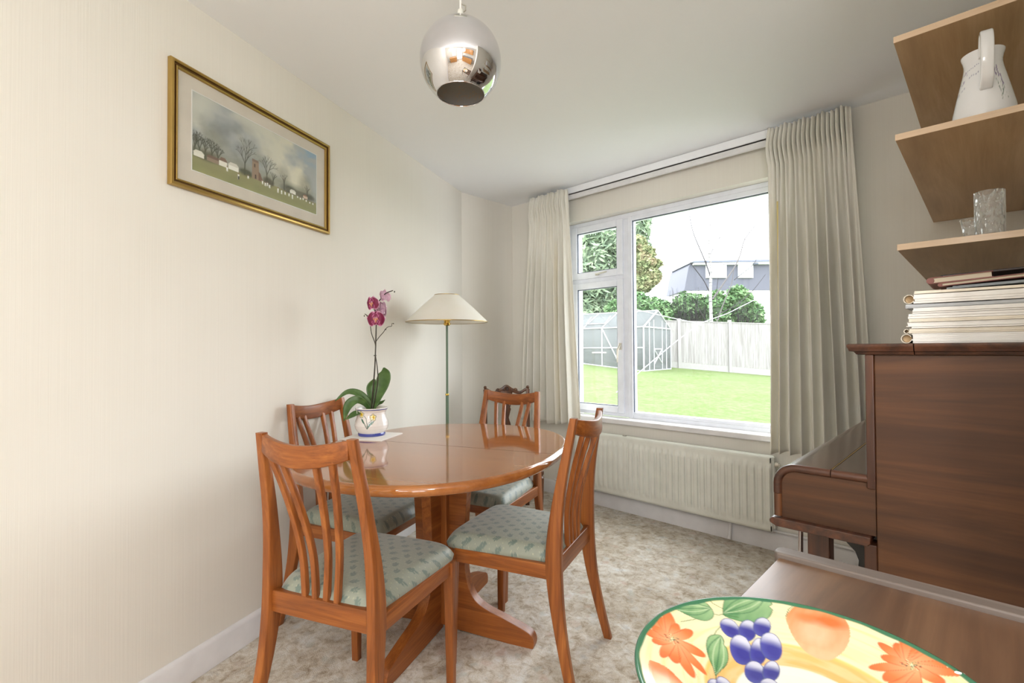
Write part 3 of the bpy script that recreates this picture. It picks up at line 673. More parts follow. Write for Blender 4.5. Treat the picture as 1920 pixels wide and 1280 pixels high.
def make_chair():
    root = empty('dining_chair')
    X, Yv, Z = Vector((1, 0, 0)), Vector((0, 1, 0)), Vector((0, 0, 1))
    for s in (-1, 1):
        pp = post_path(s); rings = []
        for k in range(37):
            z = CH_H*k/36; x, y = interp(z, pp); x, y = x, y
            hb = interp(z, [(0, .0125, .0145), (.2, .0135, .019), (.40, .014, .027), (.48, .014, .026), (.65, .0135, .018), (CH_H, .0125, .0115)])
            rings.append(rrect((x, y, z), hb[0], hb[1], X, Yv, .35))
        b = MB(); b.loft(rings); b.build('rear_leg', 'teak_z', root, angle=50)
        rings = []
        for k in range(7):
            z = .418*k/6; h = .0125+.0055*k/6; rings.append(rrect((s*.195, .183+.006*(1-k/6), z), h, h, X, Yv, .25))
        b = MB(); b.loft(rings); b.build('front_leg', 'teak_z', root, angle=50)
        b = MB(); b.loft([rrect((s*(.186+.009*t), -.19+t*.36, .398), .0095, .024, X, Z, .2) for t in (0, .5, 1)]); b.build('side_rail', 'teak_y', root, angle=50)
    b = MB(); b.loft([rrect((x, .186, .398), .0095, .024, Yv, Z, .2) for x in (-.183, 0, .183)]); b.build('front_rail', 'teak_x', root, angle=50)
    b = MB(); b.loft([rrect((x, -.203, .408), .011, .031, Yv, Z, .25) for x in (-.172, 0, .172)]); b.build('rear_rail', 'teak_x', root, angle=50)
    # curved, dipped top rail
    rings = []
    for k in range(25):
        u = -1+2*k/24; x = u*.1475; y = -.262-.031*(1-u*u); top = CH_H-.003-.018*(1-abs(u)**1.7); bot = CH_H-.054-.027*(1-u*u)
        rings.append(rrect((x, y, (top+bot)/2), .0095, (top-bot)/2, Vector((0, 1, 0)), Z, .45))
    b = MB(); b.loft(rings); b.build('top_rail', 'teak_x', root, angle=50)
    for xt, xb in ((-.104, -.0555), (-.058, -.0185), (.058, .0185), (.104, .0555)):
        rings = []; z0_, z1_ = .425, .842
        for k in range(21):
            t = k/20; z = z0_+(z1_-z0_)*t; e = .35*t+.65*t*t*(1.6-.6*t)
            x = xb+(xt-xb)*e; u = x/.1475; ybow = -.262-.031*(1-(xt/.1475)**2)
            y = interp(z, [(.425, -.203), (.56, -.206), (.70, (-.203+ybow)/2+.006), (.842, ybow)])[0]
            rings.append(rrect((x, y, z), .0085, .0085, X, Yv, .3))
        b = MB(); b.loft(rings); b.build('back_slat', 'teak_z', root, angle=50)
    # upholstered drop-in seat
    NN = 190; P = np.zeros((NN+1, NN+1, 3)); u = np.linspace(-1, 1, NN+1); GU, GV = np.meshgrid(u, u)
    yv = .008+GV*.214; hw = .176+.036*(GV*.5+.5)
    n = 9; e = (np.abs(GU)**n+np.abs(GV)**n)**(1/n); rnd = np.clip((np.maximum(abs(GU), abs(GV))), 0, 1)
    # round the plan corners
    k = np.where(e > 0, np.maximum(abs(GU), abs(GV))/np.maximum(e, 1e-6), 1)
    Xp = GU*hw*k; Yp = yv*0+(.010+GV*.214*k)
    Zp = .468-.036*np.clip((np.maximum(abs(GU), abs(GV))-.80)/.20, 0, 1)**2.6+.014*(1-GU**2)*(1-GV**2)
    # leave the rear corners clear of the posts
    b = MB(); b.grid([[(Xp[i, j], Yp[i, j], Zp[i, j]) for j in range(NN+1)] for i in range(NN+1)])
    ring = [(Xp[0, j], Yp[0, j]) for j in range(NN+1)]+[(Xp[i, NN], Yp[i, NN]) for i in range(1, NN+1)]+[(Xp[NN, j], Yp[NN, j]) for j in range(NN-1, -1, -1)]+[(Xp[i, 0], Yp[i, 0]) for i in range(NN-1, 0, -1)]
    n0 = len(b.v); g = .432
    idx = [j for j in range(NN+1)]+[i*(NN+1)+NN for i in range(1, NN+1)]+[NN*(NN+1)+j for j in range(NN-1, -1, -1)]+[i*(NN+1) for i in range(NN-1, 0, -1)]
    for x, y in ring: b.v.append(Vector((x*.985, y*.985, .419)))
    q = len(ring)
    for j in range(q): b.face((idx[j], n0+j, n0+(j+1) % q, idx[(j+1) % q]))
    seat = b.build('seat_cushion', 'uphol', root, angle=180)
    co = np.array([v.co[:] for v in seat.data.vertices]); paint(seat, sprig_cols(co[:, 0]+1, co[:, 1]+1+(co[:, 2]-.468)*.6))
    # keep the mesh clear of the posts with a notch look: narrow the back edge
    b = MB(); b.box2((-.17, -.19, .385), (.17, .16, .418)); b.build('seat_base', 'teak_x', root)
    return root
c0 = make_chair()
chairs = [(-1.424, .797, 23.2, 'teak dining chair nearest the camera with its slatted back to the viewer'),
          (-1.285, 1.362, 108.5, 'teak dining chair on the window side, seen from its side, in front of the radiator'),
          (-1.950, 1.080, -66.8, 'teak dining chair against the left wall, behind the orchid'),
          (-1.818, 1.680, 196.7, 'teak dining chair at the far end of the table, facing the viewer')]
for k, (x, y, a, lab) in enumerate(chairs):
    c = c0 if k == 0 else copy_tree(c0)
    c.location = (x, y, 0); c.rotation_euler = (0, 0, math.radians(a)); tag(c, lab, 'chair', 'dining chairs around the oval table')

# ------------------------------------------------------------ antique carved chair in the corner
an = empty('antique_chair', (-2.342, 2.367, 0), math.radians(-130), label='dark carved antique chair with a scrolled crest in the corner by the curtain', cat='chair')
H = .842
for s in (-1, 1):
    rings = []
    for k in range(20):
        z = H*k/19; y = -.165-.07*abs(z-.42)/.42*(.55 if z > .42 else 1); x = s*(.150+.004*z)
        h = .014 if z < .5 else .012; rings.append(rrect((x, y, z), h, h))
    b = MB(); b.loft(rings); p = b.build('rear_post', 'antique', an, angle=50)
    b = MB(); b.lathe([(0, H+.026), (.008, H+.024), (.012, H+.014), (.008, H+.004), (.014, H-.004), (.014, H-.012), (0, H-.012)], 20, (s*.1535, -.2035, 0)); b.build('finial', 'antique', p)
    prof = [(0, 0), (.010, 0), (.013, .02), (.017, .03), (.012, .045), (.014, .06), (.018, .15), (.021, .26), (.023, .30), (.014, .31), (.022, .325), (.022, .34), (.014, .35), (.019, .365), (.014, .38), (.021, .385)]
    b = MB(); b.lathe(prof+[(.0, .386)], 24, (s*.185, .17, 0)); b.box((s*.185, .17, .415), (.044, .044, .06)); b.build('front_leg', 'antique', an, angle=40)
# crest rail with scrolls
rings = []
for k in range(49):
    u = -1+2*k/48; x = u*.154; z = .842-.026*math.sin(min(1, abs(u)/.9)*PI)**1 + (.030*math.exp(-(u/.22)**2)); z = .828+.016*abs(u)**3+.012*math.cos(u*PI*1.9)*0 - .016*math.exp(-((abs(u)-.62)/.18)**2)+.020*math.exp(-(u/.25)**2)
    hh = .011+.004*math.exp(-((abs(u)-.42)/.1)**2)+.014*math.exp(-(u/.24)**2)
    rings.append(rrect((x, -.205-.008*(1-u*u), z), .010, hh, Vector((0, 1, 0)), Vector((0, 0, 1)), .5))
b = MB(); b.loft(rings); cr = b.build('crest_rail', 'antique', an, angle=50)
for s in (-1, 1):
    b = MB(); b.tube([(s*(.062+.014*(1-t/9)*math.cos(t)), -.198, .835+.014*(1-t/9)*math.sin(t)) for t in np.linspace(0, 8, 24)], .0035, 6); b.build('scroll', 'antique', cr)
b = MB(); b.tube([(.014*math.cos(t), -.199, .848+.014*math.sin(t)) for t in np.linspace(0, 2*PI, 24)], .004, 6); b.lathe([(0, .008), (.006, .006), (.009, 0), (0, 0)], 12, (0, -.2, .848))
for k in range(6): a = k*PI/3; b.tube([(.003*math.cos(a), -.197, .848+.003*math.sin(a)), (.011*math.cos(a), -.197, .848+.011*math.sin(a))], [.002, .004], 6)
b.build('rosette', 'antique', cr)
b = MB(); pf = [(.83, .045), (.80, .040), (.77, .030), (.745, .018), (.72, .022), (.70, .030), (.67, .022), (.64, .014), (.60, .024), (.56, .028), (.52, .018), (.48, .030), (.47, .036)]
rings = [rrect((0, -.206+.02*(.83-z)/.36, z), hw, .007, Vector((1, 0, 0)), Vector((0, 1, 0)), .4) for z, hw in pf]; b.loft(rings); sp = b.build('back_splat', 'antique', an, angle=50)
for s in (-1, 1):
    b = MB(); b.tube([(s*(.006+.02*math.sin((z-.5)*20)**2), -.196, z) for z in np.linspace(.5, .80, 40)], .0035, 6); b.build('carved_vine', 'antique', sp)
for z in (.71, .56): b = MB(); b.tube([(.013*math.cos(t), -.195, z+.013*math.sin(t)) for t in np.linspace(0, 2*PI, 18)], .0035, 6); b.build('carved_ring', 'antique', sp)
b = MB(); b.box2((-.15, -.205, .445), (.15, -.18, .475)); b.build('lower_back_rail', 'antique', an, bevel=.004)
b = MB(); b.loft([[(-.165, -.18, z), (.165, -.18, z), (.205, .19, z), (-.205, .19, z)] for z in (.385, .44)]); b.build('seat_frame', 'antique', an, bevel=.006)
b = MB(); b.loft([[(-.15*k, -.165*k, z), (.15*k, -.165*k, z), (.185*k, .175*k, z), (-.185*k, .175*k, z)] for z, k in ((.441, 1), (.462, .98), (.475, .85))]); b.build('seat_pad', plain('faded_tapestry', (120, 96, 72), .8), an, bevel=.01, seg=3)
for s in (-1, 1): b = MB(); b.tube([(s*.155, -.20, .16), (s*.185, .17, .16)], .009, 10); b.build('stretcher', 'antique', an)

# ------------------------------------------------------------ mat, orchid in its pot
def wd(lat, dep, z): p = Vector((FW.x, FW.y, 0)).normalized()*dep+Vector((RT0.x, RT0.y, 0))*lat; return Vector((p.x, p.y, z))
F_, R_, L_ = Vector((-1.883, 1.101)), Vector((-1.982, 1.279)), Vector((-2.062, 1.035))
mc = (R_+L_)/2; ma = math.atan2((R_-F_).y, (R_-F_).x)
b = MB(); b.box((0, 0, .0012), (.2, .198, .0018)); b.box((.003, .002, .0034), (.2, .198, .0018))
mo = b.build('paper_mat', 'paper'); mo.location = (mc.x, mc.y, TZ); mo.rotation_euler = (0, 0, ma); tag(mo, 'folded white paper mat under the orchid pot on the table', 'mat')
PC = Vector((-2.035, 1.160, TZ+.0046))
pot = empty('plant_pot', PC, -YAW, label='white glazed flower pot painted with yellow flowers, on the paper mat', cat='plant pot')
pp = [(.0, .0), (.058, 0), (.0605, .004), (.061, .011), (.059, .016), (.066, .024), (.073, .037), (.0755, .050), (.073, .066), (.067, .084), (.064, .098), (.0645, .108), (.069, .118), (.0725, .122), (.0725, .126), (.070, .128), (.066, .124), (.061, .108), (.062, .09), (.062, .088)]
pin = []
for i in range(len(pp)-1):
    for k in range(8): pin.append((pp[i][0]+(pp[i+1][0]-pp[i][0])*k/8, pp[i][1]+(pp[i+1][1]-pp[i][1])*k/8))
pin.append(pp[-1]); SEG = 300
b = MB(); b.lathe(pin, SEG); po = b.build('pot_body', 'paint_satin', pot, angle=180)
CA = Canvas(520, 460, -.075, .075, 0, .132, (240, 234, 228))
for x, y, s_ in ((-.0345, .102, .0145), (.0265, .0895, .0150)):
    for k in range(5):
        a = k*2*PI/5+.3; CA.blend(CA.ell(x+s_*.62*math.cos(a), y+s_*.62*math.sin(a), s_*.52, s_*.46, a), (58, 62, 92))
    for k in range(5):
        a = k*2*PI/5+.3; CA.blend(CA.ell(x+s_*.60*math.cos(a), y+s_*.60*math.sin(a), s_*.42, s_*.36, a), (240, 226, 160))
    CA.blend(CA.ell(x, y, s_*.48, s_*.48), (232, 196, 60)); CA.blend(CA.ell(x, y, s_*.2, s_*.2), (206, 160, 40))
CA.line([(0, .044), (.0, .062), (-.006, .084), (-.018, .097)], .0012, (44, 84, 66)); CA.line([(0, .046), (.006, .066), (.018, .074), (.022, .080)], .0012, (44, 84, 66))
CA.poly([(.0, .036), (-.004, .052), (-.012, .066), (-.022, .080), (-.034, .086), (-.030, .078), (-.024, .070), (-.012, .060), (-.006, .048)], (52, 110, 84)); CA.poly([(.0, .036), (.004, .052), (.010, .062), (.020, .071), (.032, .074), (.026, .064), (.016, .056), (.008, .048)], (58, 116, 90))
CA.line([(0, .04), (-.012, .062), (-.03, .083)], .0008, (26, 66, 52)); CA.line([(0, .04), (.012, .060), (.028, .071)], .0008, (26, 66, 52))
co = np.array([v.co[:] for v in po.data.vertices]); ang = np.arctan2(co[:, 0], -co[:, 1]); rr = np.hypot(co[:, 0], co[:, 1])
cc = CA.sample(ang*.073, co[:, 2]); front = (np.abs(ang) < 1.0)
cc = np.where(front[:, None], cc, np.array(lin((240, 234, 228)))); blue = np.array(lin((62, 72, 150)))
cc = np.where(((co[:, 2] < .0155) & (rr > .055) & (co[:, 2] > .002))[:, None], blue, cc); cc = np.where(((co[:, 2] > .1195) & (co[:, 2] < .1235) & (rr > .069))[:, None], blue, cc); paint(po, cc)
b = MB(); rs = random.Random(2); b.lathe([(0, .106), (.0615, .106), (.0612, .098), (0, .098)], 24)
for k in range(70):
    a, r = rs.uniform(0, 6.28), .055*math.sqrt(rs.random()); s_ = rs.uniform(.004, .009)
    T = Matrix.Translation((r*math.cos(a), r*math.sin(a), .110)) @ Matrix.Rotation(rs.uniform(0, 6), 4, Vector((rs.random(), rs.random(), rs.random()+.1)).normalized()); b.box((0, 0, 0), (s_*1.6, s_, s_*.6), T=T)
b.build('bark_compost', 'bark', pot)
orc = empty('orchid', PC+Vector((0, 0, .10)), -YAW, label='magenta moth orchid with tall dark stems and arching green leaves', cat='plant')
def op(px, py, dep=0): s_ = .0024; return Vector(((px-697)*s_*(1+dep/2.2), dep, (768-py)*s_+.022))   # local: x right, y away, z up
def blade(pts, wds, name='leaf', mat='leaf', cup=.25, nrm=None, th=.0018):
    b = MB(); rows = []; n = len(pts); NS = 22; V = [Vector(p) for p in pts]
    tt = [i/(n-1) for i in range(n)]; K = [(t, *v) for t, v in zip(tt, V)]; KW = [(t, w_) for t, w_ in zip(tt, wds)]
    for k in range(NS+1):
        t = k/NS; p = Vector(interp(t, K)); d = (Vector(interp(min(1, t+.02), K))-Vector(interp(max(0, t-.02), K))).normalized()
        side = d.cross(nrm).normalized(); up = side.cross(d); w_ = max(.0006, interp(t, KW)[0])
        rows.append([p+side*(w_*q)+up*(cup*w_*(abs(q)**1.4)) for q in np.linspace(-1, 1, 9)])
    b.grid(rows); return b.build(name, mat, orc, angle=180, solid=th)
TC = Vector((0, -1, .15)).normalized()
blade([op(697, 772), op(688, 752, -.01), op(672, 738, -.015), op(652, 736, -.02), op(630, 752, -.03)], [.008, .016, .017, .012, .001], nrm=Vector((.2, -.75, .6)).normalized())
blade([op(696, 772, -.01), op(687, 756, -.03), op(674, 749, -.045), op(660, 760, -.06), op(653, 787, -.075)], [.007, .013, .018, .022, .002], nrm=Vector((-.3, -1, .2)).normalized())
blade([op(700, 770), op(707, 748, .01), op(716, 722, .02), op(721, 702, .02), op(719, 690, .015)], [.009, .022, .034, .030, .004], nrm=Vector((-.25, -1, 0)).normalized(), cup=.2)
blade([op(698, 770, .02), op(695, 748, .03), op(692, 728, .04), op(698, 713, .04)], [.009, .020, .022, .006], nrm=Vector((.3, -1, 0)).normalized())
blade([op(699, 768), op(706, 761, .02), op(713, 758, .03), op(719, 753, .035)], [.007, .010, .008, .001], nrm=Vector((0, -.7, .7)).normalized())
blade([op(686, 772, -.035), op(677, 773, -.055), op(668, 777, -.065), op(657, 784, -.075)], [.007, .014, .014, .002], nrm=Vector((0, -.7, .7)).normalized())
def stem(P_, r, name='flower_stem'):
    b = MB(); K = [(i/(len(P_)-1), *p) for i, p in enumerate(P_)]; N_ = 40; b.tube([Vector(interp(k/N_, K)) for k in range(N_+1)], [r*(1-.35*k/N_) for k in range(N_+1)], 8); return b.build(name, 'stem', orc)
s1 = stem([op(696, 775), op(699, 740), op(703, 690), op(705, 640), op(706, 600), op(704, 580), op(708, 568), op(715, 558), op(724, 548), op(738, 542.5)], .0034)
stem([op(698, 775), op(704, 748, -.005), op(710, 715, -.01), op(709, 690, -.01), op(705, 665, -.006), op(704, 645), op(697, 625), op(694, 605), op(690, 592), op(684, 587)], .0026)
stem([op(704, 642), op(712, 631), op(720, 622), op(723, 617), op(729, 612), op(735, 611), op(736, 606), op(739, 606)], .0018, 'side_stem')
for x, y, r in ((683, 591, .0028), (741, 545, .0032), (739, 606, .0024), (724, 617, .003), (688.5, 591, .0028)):
    c = op(x, y); b = MB(); b.lathe([(0, -r*1.3), (r*.8, -r*.7), (r, 0), (r*.7, r*.9), (0, r*1.4)], 10, tuple(c)); b.build('bud', 'stem', orc)
b = MB(); b.tube([op(676, 760, -.06), op(676, 768, -.06), op(676.5, 776, -.06)], .0012, 6); b.build('plant_label', 'paper', orc)
b = MB(); c = op(704, 667); b.tube([c+Vector((-.006, -.004, 0)), c+Vector((.006, -.004, .001))], .0022, 6); b.build('stem_clip', 'stem', orc)
def flower(px, py, dep, size, yaw, tilt=0, back=False):
    c = op(px, py, dep); T = Matrix.Translation(c) @ Matrix.Rotation(yaw, 4, 'Z') @ Matrix.Rotation(tilt, 4, 'X')
    b = MB(); cols = []
    petals = [(90, .52, .26, .0), (215, .50, .25, .0), (325, .50, .25, .0), (8, .56, .44, -.004), (172, .56, .44, -.004)]
    for a, ln, wdt, fw in petals:
        a = math.radians(a); ux, uz = math.cos(a), math.sin(a); rows = []
        for i in range(13):
            t = i/12; w_ = wdt*size*math.sin(PI*min(1, t**.75*.97+.03))**.7 if 0 < t < 1 else .001
            row = []
            for q in np.linspace(-1, 1, 11):
                r = ln*size*t*(1-.10*q*q*t); x = ux*r-uz*w_*q; z = uz*r+ux*w_*q
                row.append(T @ Vector((x, fw-.004*size/.04*math.sin(t*PI)*1+.10*size*t*t+.05*size*q*q, z)))
                e = max(abs(q), t*1.0)
                if back: cl = lin((206, 168, 186)) if e < .85 else lin((232, 206, 214))
                else:
                    cl = lin((116, 6, 58)) if e < .84 else lin((226, 176, 200))
                    if t < .16: cl = lin((236, 200, 220))
                    elif t < .36 and abs(q) > .0 and (i+int(q*5)) % 3 == 0: cl = lin((206, 110, 160))
                cols.append(cl)
            rows.append(row)
        b.grid(rows)
    n1 = len(b.v)
    b.tube([T @ Vector((0, -.004, .004)), T @ Vector((0, -.012, -.002)), T @ Vector((0, -.010, -.014))], [.004, .0045, .003], 8)
    for s_ in (-1, 1): b.tube([T @ Vector((s_*.002, -.006, -.002)), T @ Vector((s_*.009, -.012, .001)), T @ Vector((s_*.007, -.012, .008))], [.003, .0035, .001], 6)
    while len(cols) < len(b.v): cols.append(lin((214, 150, 120)) if not back else lin((120, 60, 70)))
    o = b.build('flower', 'petal', orc, angle=180, fixn=False); paint(o, np.array(cols))
flower(708, 598, -.02, .080, .10, .1); flower(701.5, 568, -.015, .070, -.45, .15); flower(713, 578, .015, .078, PI-.5, 0, True); flower(723, 553, .0, .062, PI+.9, .3, True)

# ------------------------------------------------------------ upright piano (its near end faces the camera, keyboard faces the room)
pn = empty('upright_piano', (0, 0, 0), label='dark brown upright piano against the right wall, end on to the viewer', cat='piano')
PY0, PY1 = 1.40, 2.84; BX = RX-.012
def ends(fn, name, mat, bev=.003):
    for y in (PY0, PY1-.03): b = MB(); fn(b, y); b.build(name, mat, pn, bevel=bev)
ends(lambda b, y: b.box2((-.195, y, .06), (BX, y+.03, 1.113)), 'side_panel', 'piano_side')
ends(lambda b, y: b.box2((-.212, y-.004, .80), (-.1945, y+.045, 1.113)), 'front_stile', 'dark_z')
ends(lambda b, y: b.box2((-.219, y-.004, .06), (-.1945, y+.045, .672)), 'lower_stile', 'dark_z')
b = MB(); b.box2((-.205, PY0+.04, .82), (-.19, PY1-.04, 1.105)); b.build('upper_front_panel', 'dark_y', pn, bevel=.002)
b = MB(); b.box2((-.205, PY0+.04, .10), (-.19, PY1-.04, .66)); b.build('lower_front_panel', 'dark_y', pn, bevel=.002)
b = MB(); b.box2((-.2, PY0, .02), (BX, PY1, .07)); b.build('bottom_board', 'dark_y', pn, bevel=.004)
b = MB(); b.box2((BX-.03, PY0+.03, .07), (BX, PY1-.03, 1.11)); b.build('back_frame', 'dark_y', pn)
# lid in two flaps with a moulded edge
lp = [(0, 1.112), (.004, 1.112), (.008, 1.118), (.016, 1.120), (.018, 1.126), (.024, 1.130), (.024, 1.1375), (0, 1.1375)]
def lid(x0, x1, front):
    b = MB(); e = .024; prof = [(-.020, 1.112), (-.016, 1.113), (-.012, 1.119), (-.004, 1.1205), (-.002, 1.127), (0, 1.130), (0, 1.1355), (-.003, 1.1375)]
    rings = []
    for d, z in prof:
        xa = x0-(d if front else 0)*1.0 if front else x0
        rings.append([(x0-d if front else x0, PY0-.026-d, z), (x1, PY0-.026-d, z), (x1, PY1+.006+d, z), (x0-d if front else x0, PY1+.006+d, z)])
    b.loft(rings); return b
lid(-.243, -.1215, True).build('lid_flap', 'dark_y', pn, angle=35); lid(-.1195, BX, False).build('lid', 'dark_y', pn, angle=35)
# key bed arm with a rolled top edge
def arm_poly(g=0, rr=.045):
    x0, x1, z0, z1 = -.406+g, -.196, .690, .822-g; out = [(x1, z0), (x0, z0)]
    for k in range(9):
        a = PI-k/8*PI/2; out.append((x0+rr+rr*math.cos(a), z1-rr+rr*math.sin(a)))
    out.append((x1, z1)); return out
for y in (PY0+.006, PY1-.036):
    b = MB(); b.prism(arm_poly(.006), y, y+.03, lambda p: (p.x, p.z, p.y)); b.build('key_cheek', 'piano_side', pn, bevel=.001)
# roll moulding following the cheek
def roll(y, name='roll_moulding'):
    path = [(-.4045, y, .752), (-.4045, y, .775)]
    for k in range(9):
        a = PI-k/8*PI/2; path.append((-.3605+.044*math.cos(a), y, .777+.044*math.sin(a)))
    b = MB(); b.tube(path+[(-.285, y, .821)], .010, 12); b.tube([(-.283, y, .821), (-.196, y, .821)], .010, 12); b.build(name, 'dark_x', pn, angle=50)
    b = MB(); b.tube([(-.404, y, .693), (-.404, y, .751)], .0095, 12); b.build('worn_corner', 'shelf' if False else 'antique', pn)
roll(PY0+.006); roll(PY1-.006)
# fallboard: curved sheet from the front edge up and back, then the hinged shelf
def sheet(xz, name, mat, th=.012):
    b = MB(); ins = [(x+0, z-th) for x, z in xz[::-1]]; b.prism(list(xz)+ins, PY0+.016, PY1-.016, lambda p: (p.x, p.z, p.y)); return b.build(name, mat, pn, bevel=.0015, angle=30)
curve = [(-.4125, .757), (-.4125, .777)]+[(-.3605+.052*math.cos(PI-k/8*PI/2), .777+.052*math.sin(PI-k/8*PI/2)) for k in range(1, 9)]+[(-.287, .829)]
sheet([(x, z) for x, z in curve], 'fallboard', 'piano_top'); sheet([(-.283, .829), (-.205, .829)], 'fallboard_shelf', 'piano_top')
b = MB(); b.box2((-.286, PY0+.016, .8275), (-.2835, PY1-.016, .8292)); b.build('hinge', 'brass', pn)
b = MB(); b.box2((-.408, PY0+.03, .69), (-.396, PY1-.03, .757)); b.build('key_slip', 'dark_y', pn, bevel=.002)
b = MB(); b.lathe([(0, 0), (.004, .001), (.0055, .006), (.003, .009), (0, .010)], 12); kn = b.build('fallboard_knob', 'chrome', pn); kn.location = (-.412, PY0+.045, .765); kn.rotation_euler = (0, -PI/2, 0)
b = MB(); prf = [(-.421, .676), (-.421, .684), (-.415, .690), (-.205, .690), (-.205, .676), (-.211, .668), (-.405, .668), (-.413, .672)]
b.prism(prf, PY0-.012, PY1+.0, lambda p: (p.x, p.z, p.y)); b.build('key_bed', 'dark_y', pn, bevel=.0025)
for y in (PY0+.055, PY1-.11):
    b = MB(); b.box2((-.350, y, .052), (-.300, y+.05, .668)); b.box2((-.362, y-.01, .0), (-.288, y+.06, .055)); b.build('front_leg', 'dark_z', pn, bevel=.004)
    b = MB(); b.box2((-.30, y, .02), (-.2, y+.05, .06)); b.build('toe_block', 'dark_x', pn, bevel=.004)
    b = MB(); b.prism([(-.2195, .668), (-.2195, .50), (-.231, .515), (-.240, .54), (-.238, .56), (-.245, .575), (-.243, .60), (-.25, .62), (-.27, .64), (-.285, .668)], y+.02, y+.05, lambda p: (p.x, p.z, p.y)); b.build('scroll_bracket', 'black', pn, bevel=.003)
st = empty('piano_stool', (-.38, 2.185, 0), label='piano stool with slim chrome legs tucked under the keyboard', cat='stool')
b = MB(); b.box2((-.14, -.21, .47), (.14, .21, .53)); b.build('seat', 'black', st, bevel=.015, seg=3)
for sx in (-1, 1):
    for sy in (-1, 1):
        b = MB(); b.tube([(sx*.128, sy*.190, .0), (sx*.122, sy*.184, .475)], .0085, 12); b.build('leg', 'chrome', st)

# ------------------------------------------------------------ sheet music and books on the piano
def sheaf(name, label, x0, z0, th, mat, depth, loop=0, x1=.095, y0=1.425, sag=0., group='sheet music piled on the piano', lay=5, mat2='paper_tan'):
    root = empty(name, ((x0+x1)/2, y0+depth/2, z0), label=label, cat='sheet music', group=group); L = x1-x0; rx = x0-root.location.x
    rs = random.Random(int(z0*1e4)); h = th/lay
    b = MB()
    for k in range(lay):
        off = rs.uniform(0, .004); n = 12
        def zz(u): return sag*math.sin(PI*min(1, u*1.0))
        top = [(rx+off+(L-off)*i/n, k*h+h*.93-zz(i/n)*(.6+.4*k/lay)) for i in range(n+1)]; bot = [(x, z-h*.93) for x, z in top]
        dy = rs.uniform(0, .006); b.prism(top+bot[::-1], -depth/2+dy, depth/2-dy, lambda p: (p.x, p.z, max(p.y, .0002)))
    b.build('pages', mat, root, angle=20)
    if loop:
        b = MB(); r = loop; cxx = rx-r*.72; cz = r
        pts = [(cxx+r*math.cos(t)*(1.0 if math.cos(t) < 0 else .85), cz+r*.98*math.sin(t)) for t in np.linspace(.45, 2*PI-.35, 28)]
        inn = [(cxx+(r-.0012)*math.cos(t)*(1.0 if math.cos(t) < 0 else .85), cz+(r-.0012)*.98*math.sin(t)) for t in np.linspace(.45, 2*PI-.35, 28)]
        b.prism(pts+inn[::-1], -depth/2+.003, depth/2-.003, lambda p: (p.x, p.z, max(p.y, .0002)))
        pts2 = [(cxx+(r-.0022)*math.cos(t), cz+(r-.0022)*.98*math.sin(t)) for t in np.linspace(0, 2*PI, 25)[:-1]]
        b.prism(pts2, -depth/2+.02, depth/2-.02, lambda p: (p.x, p.z, max(p.y, .0002)), mi=1)
        b.build('rolled_spine', ['paper_cream', mat2], root, angle=50)
    return root
z = 1.1378
spec = [('thick cream sheet music with a large rolled spine, bottom of the pile', -.1295, .0222, 'paper', .0105, 0, 7),
        ('thin cream sheet music with a small rolled spine, second from the bottom', -.1335, .0112, 'paper_cream', .0052, 0, 3),
        ('single loose white sheet above the small rolled spine', -.130, .0040, 'paper', 0, 0, 1),
        ('white music book with ragged left edges low in the pile', -.1375, .0105, 'paper', 0, 0, 5),
        ('cream edged music book halfway up the pile', -.1365, .0078, 'paper_cream', 0, .0, 2),
        ('bright white music book with a square end in the middle of the pile', -.136, .0112, 'paper', 0, .0, 2),
        ('white music book set back to the right, under the grey folder', -.1275, .0130, 'paper', 0, .0, 3),
        ('limp grey folder sticking out to the left of the pile', -.142, .0095, 'paper_grey', 0, .0015, 3),
        ('thick white sheet music with a large rolled spine near the top of the pile', -.124, .0215, 'paper', .0105, .0012, 4),
        ('cream topmost booklet of the music pile, bent slightly', -.1245, .0072, 'paper_cream', 0, .0012, 2)]
for k, (lab, x0, th, mt, lp_, sg, ly) in enumerate(spec):
    sheaf('sheet_music', lab, x0, z, th-.0003, mt, .20+.004*(k % 3), lp_, sag=sg, lay=ly, y0=1.425+.002*(k % 2)); z += th
ZB = z
def book(label, c, dims, tilt, cover, rz=0, name='book', cat='book', pages='pages'):
    r = empty(name, c, rz, label=label, cat=cat, group='books on top of the music pile'); r.rotation_euler = (0, -tilt, rz); w_, d_, h_ = dims
    b = MB(); b.box2((0, 0, 0), (w_, d_, .002)); b.box2((0, 0, h_-.002), (w_, d_, h_)); b.tube([(.001, 0, h_/2), (.001, d_, h_/2)], h_/2, 10) if h_ < .02 else None; b.build('cover', cover, r, bevel=.0006)
    b = MB(); b.box2((.003, .003, .002), (w_-.003, d_-.003, h_-.002)); b.build('page_block', pages, r); return r
b = MB(); b.box2((0, 0, 0), (.17, .19, .0035)); b.box2((.01, .004, .0036), (.165, .18, .006)); o = b.build('folder', 'blue_grey', bevel=.0005); o.location = (-.068, 1.44, ZB+.0003); o.rotation_euler = (0, -.03, 0); tag(o, 'blue grey folder lying between the music pile and the maroon book', 'folder')
book('long slim maroon book, lower of the two red books', (-.080, 1.45, ZB+.0075), (.19, .17, .0085), .062, 'book_red')
book('small thick maroon book with cream pages, on the slim maroon book', (-.098, 1.475, ZB+.0175), (.105, .15, .0145), .05, 'book_red')
book('flat dark booklet on the very top of the books', (-.080, 1.50, ZB+.034), (.15, .13, .005), .03, 'book_dark', pages='paper_grey')

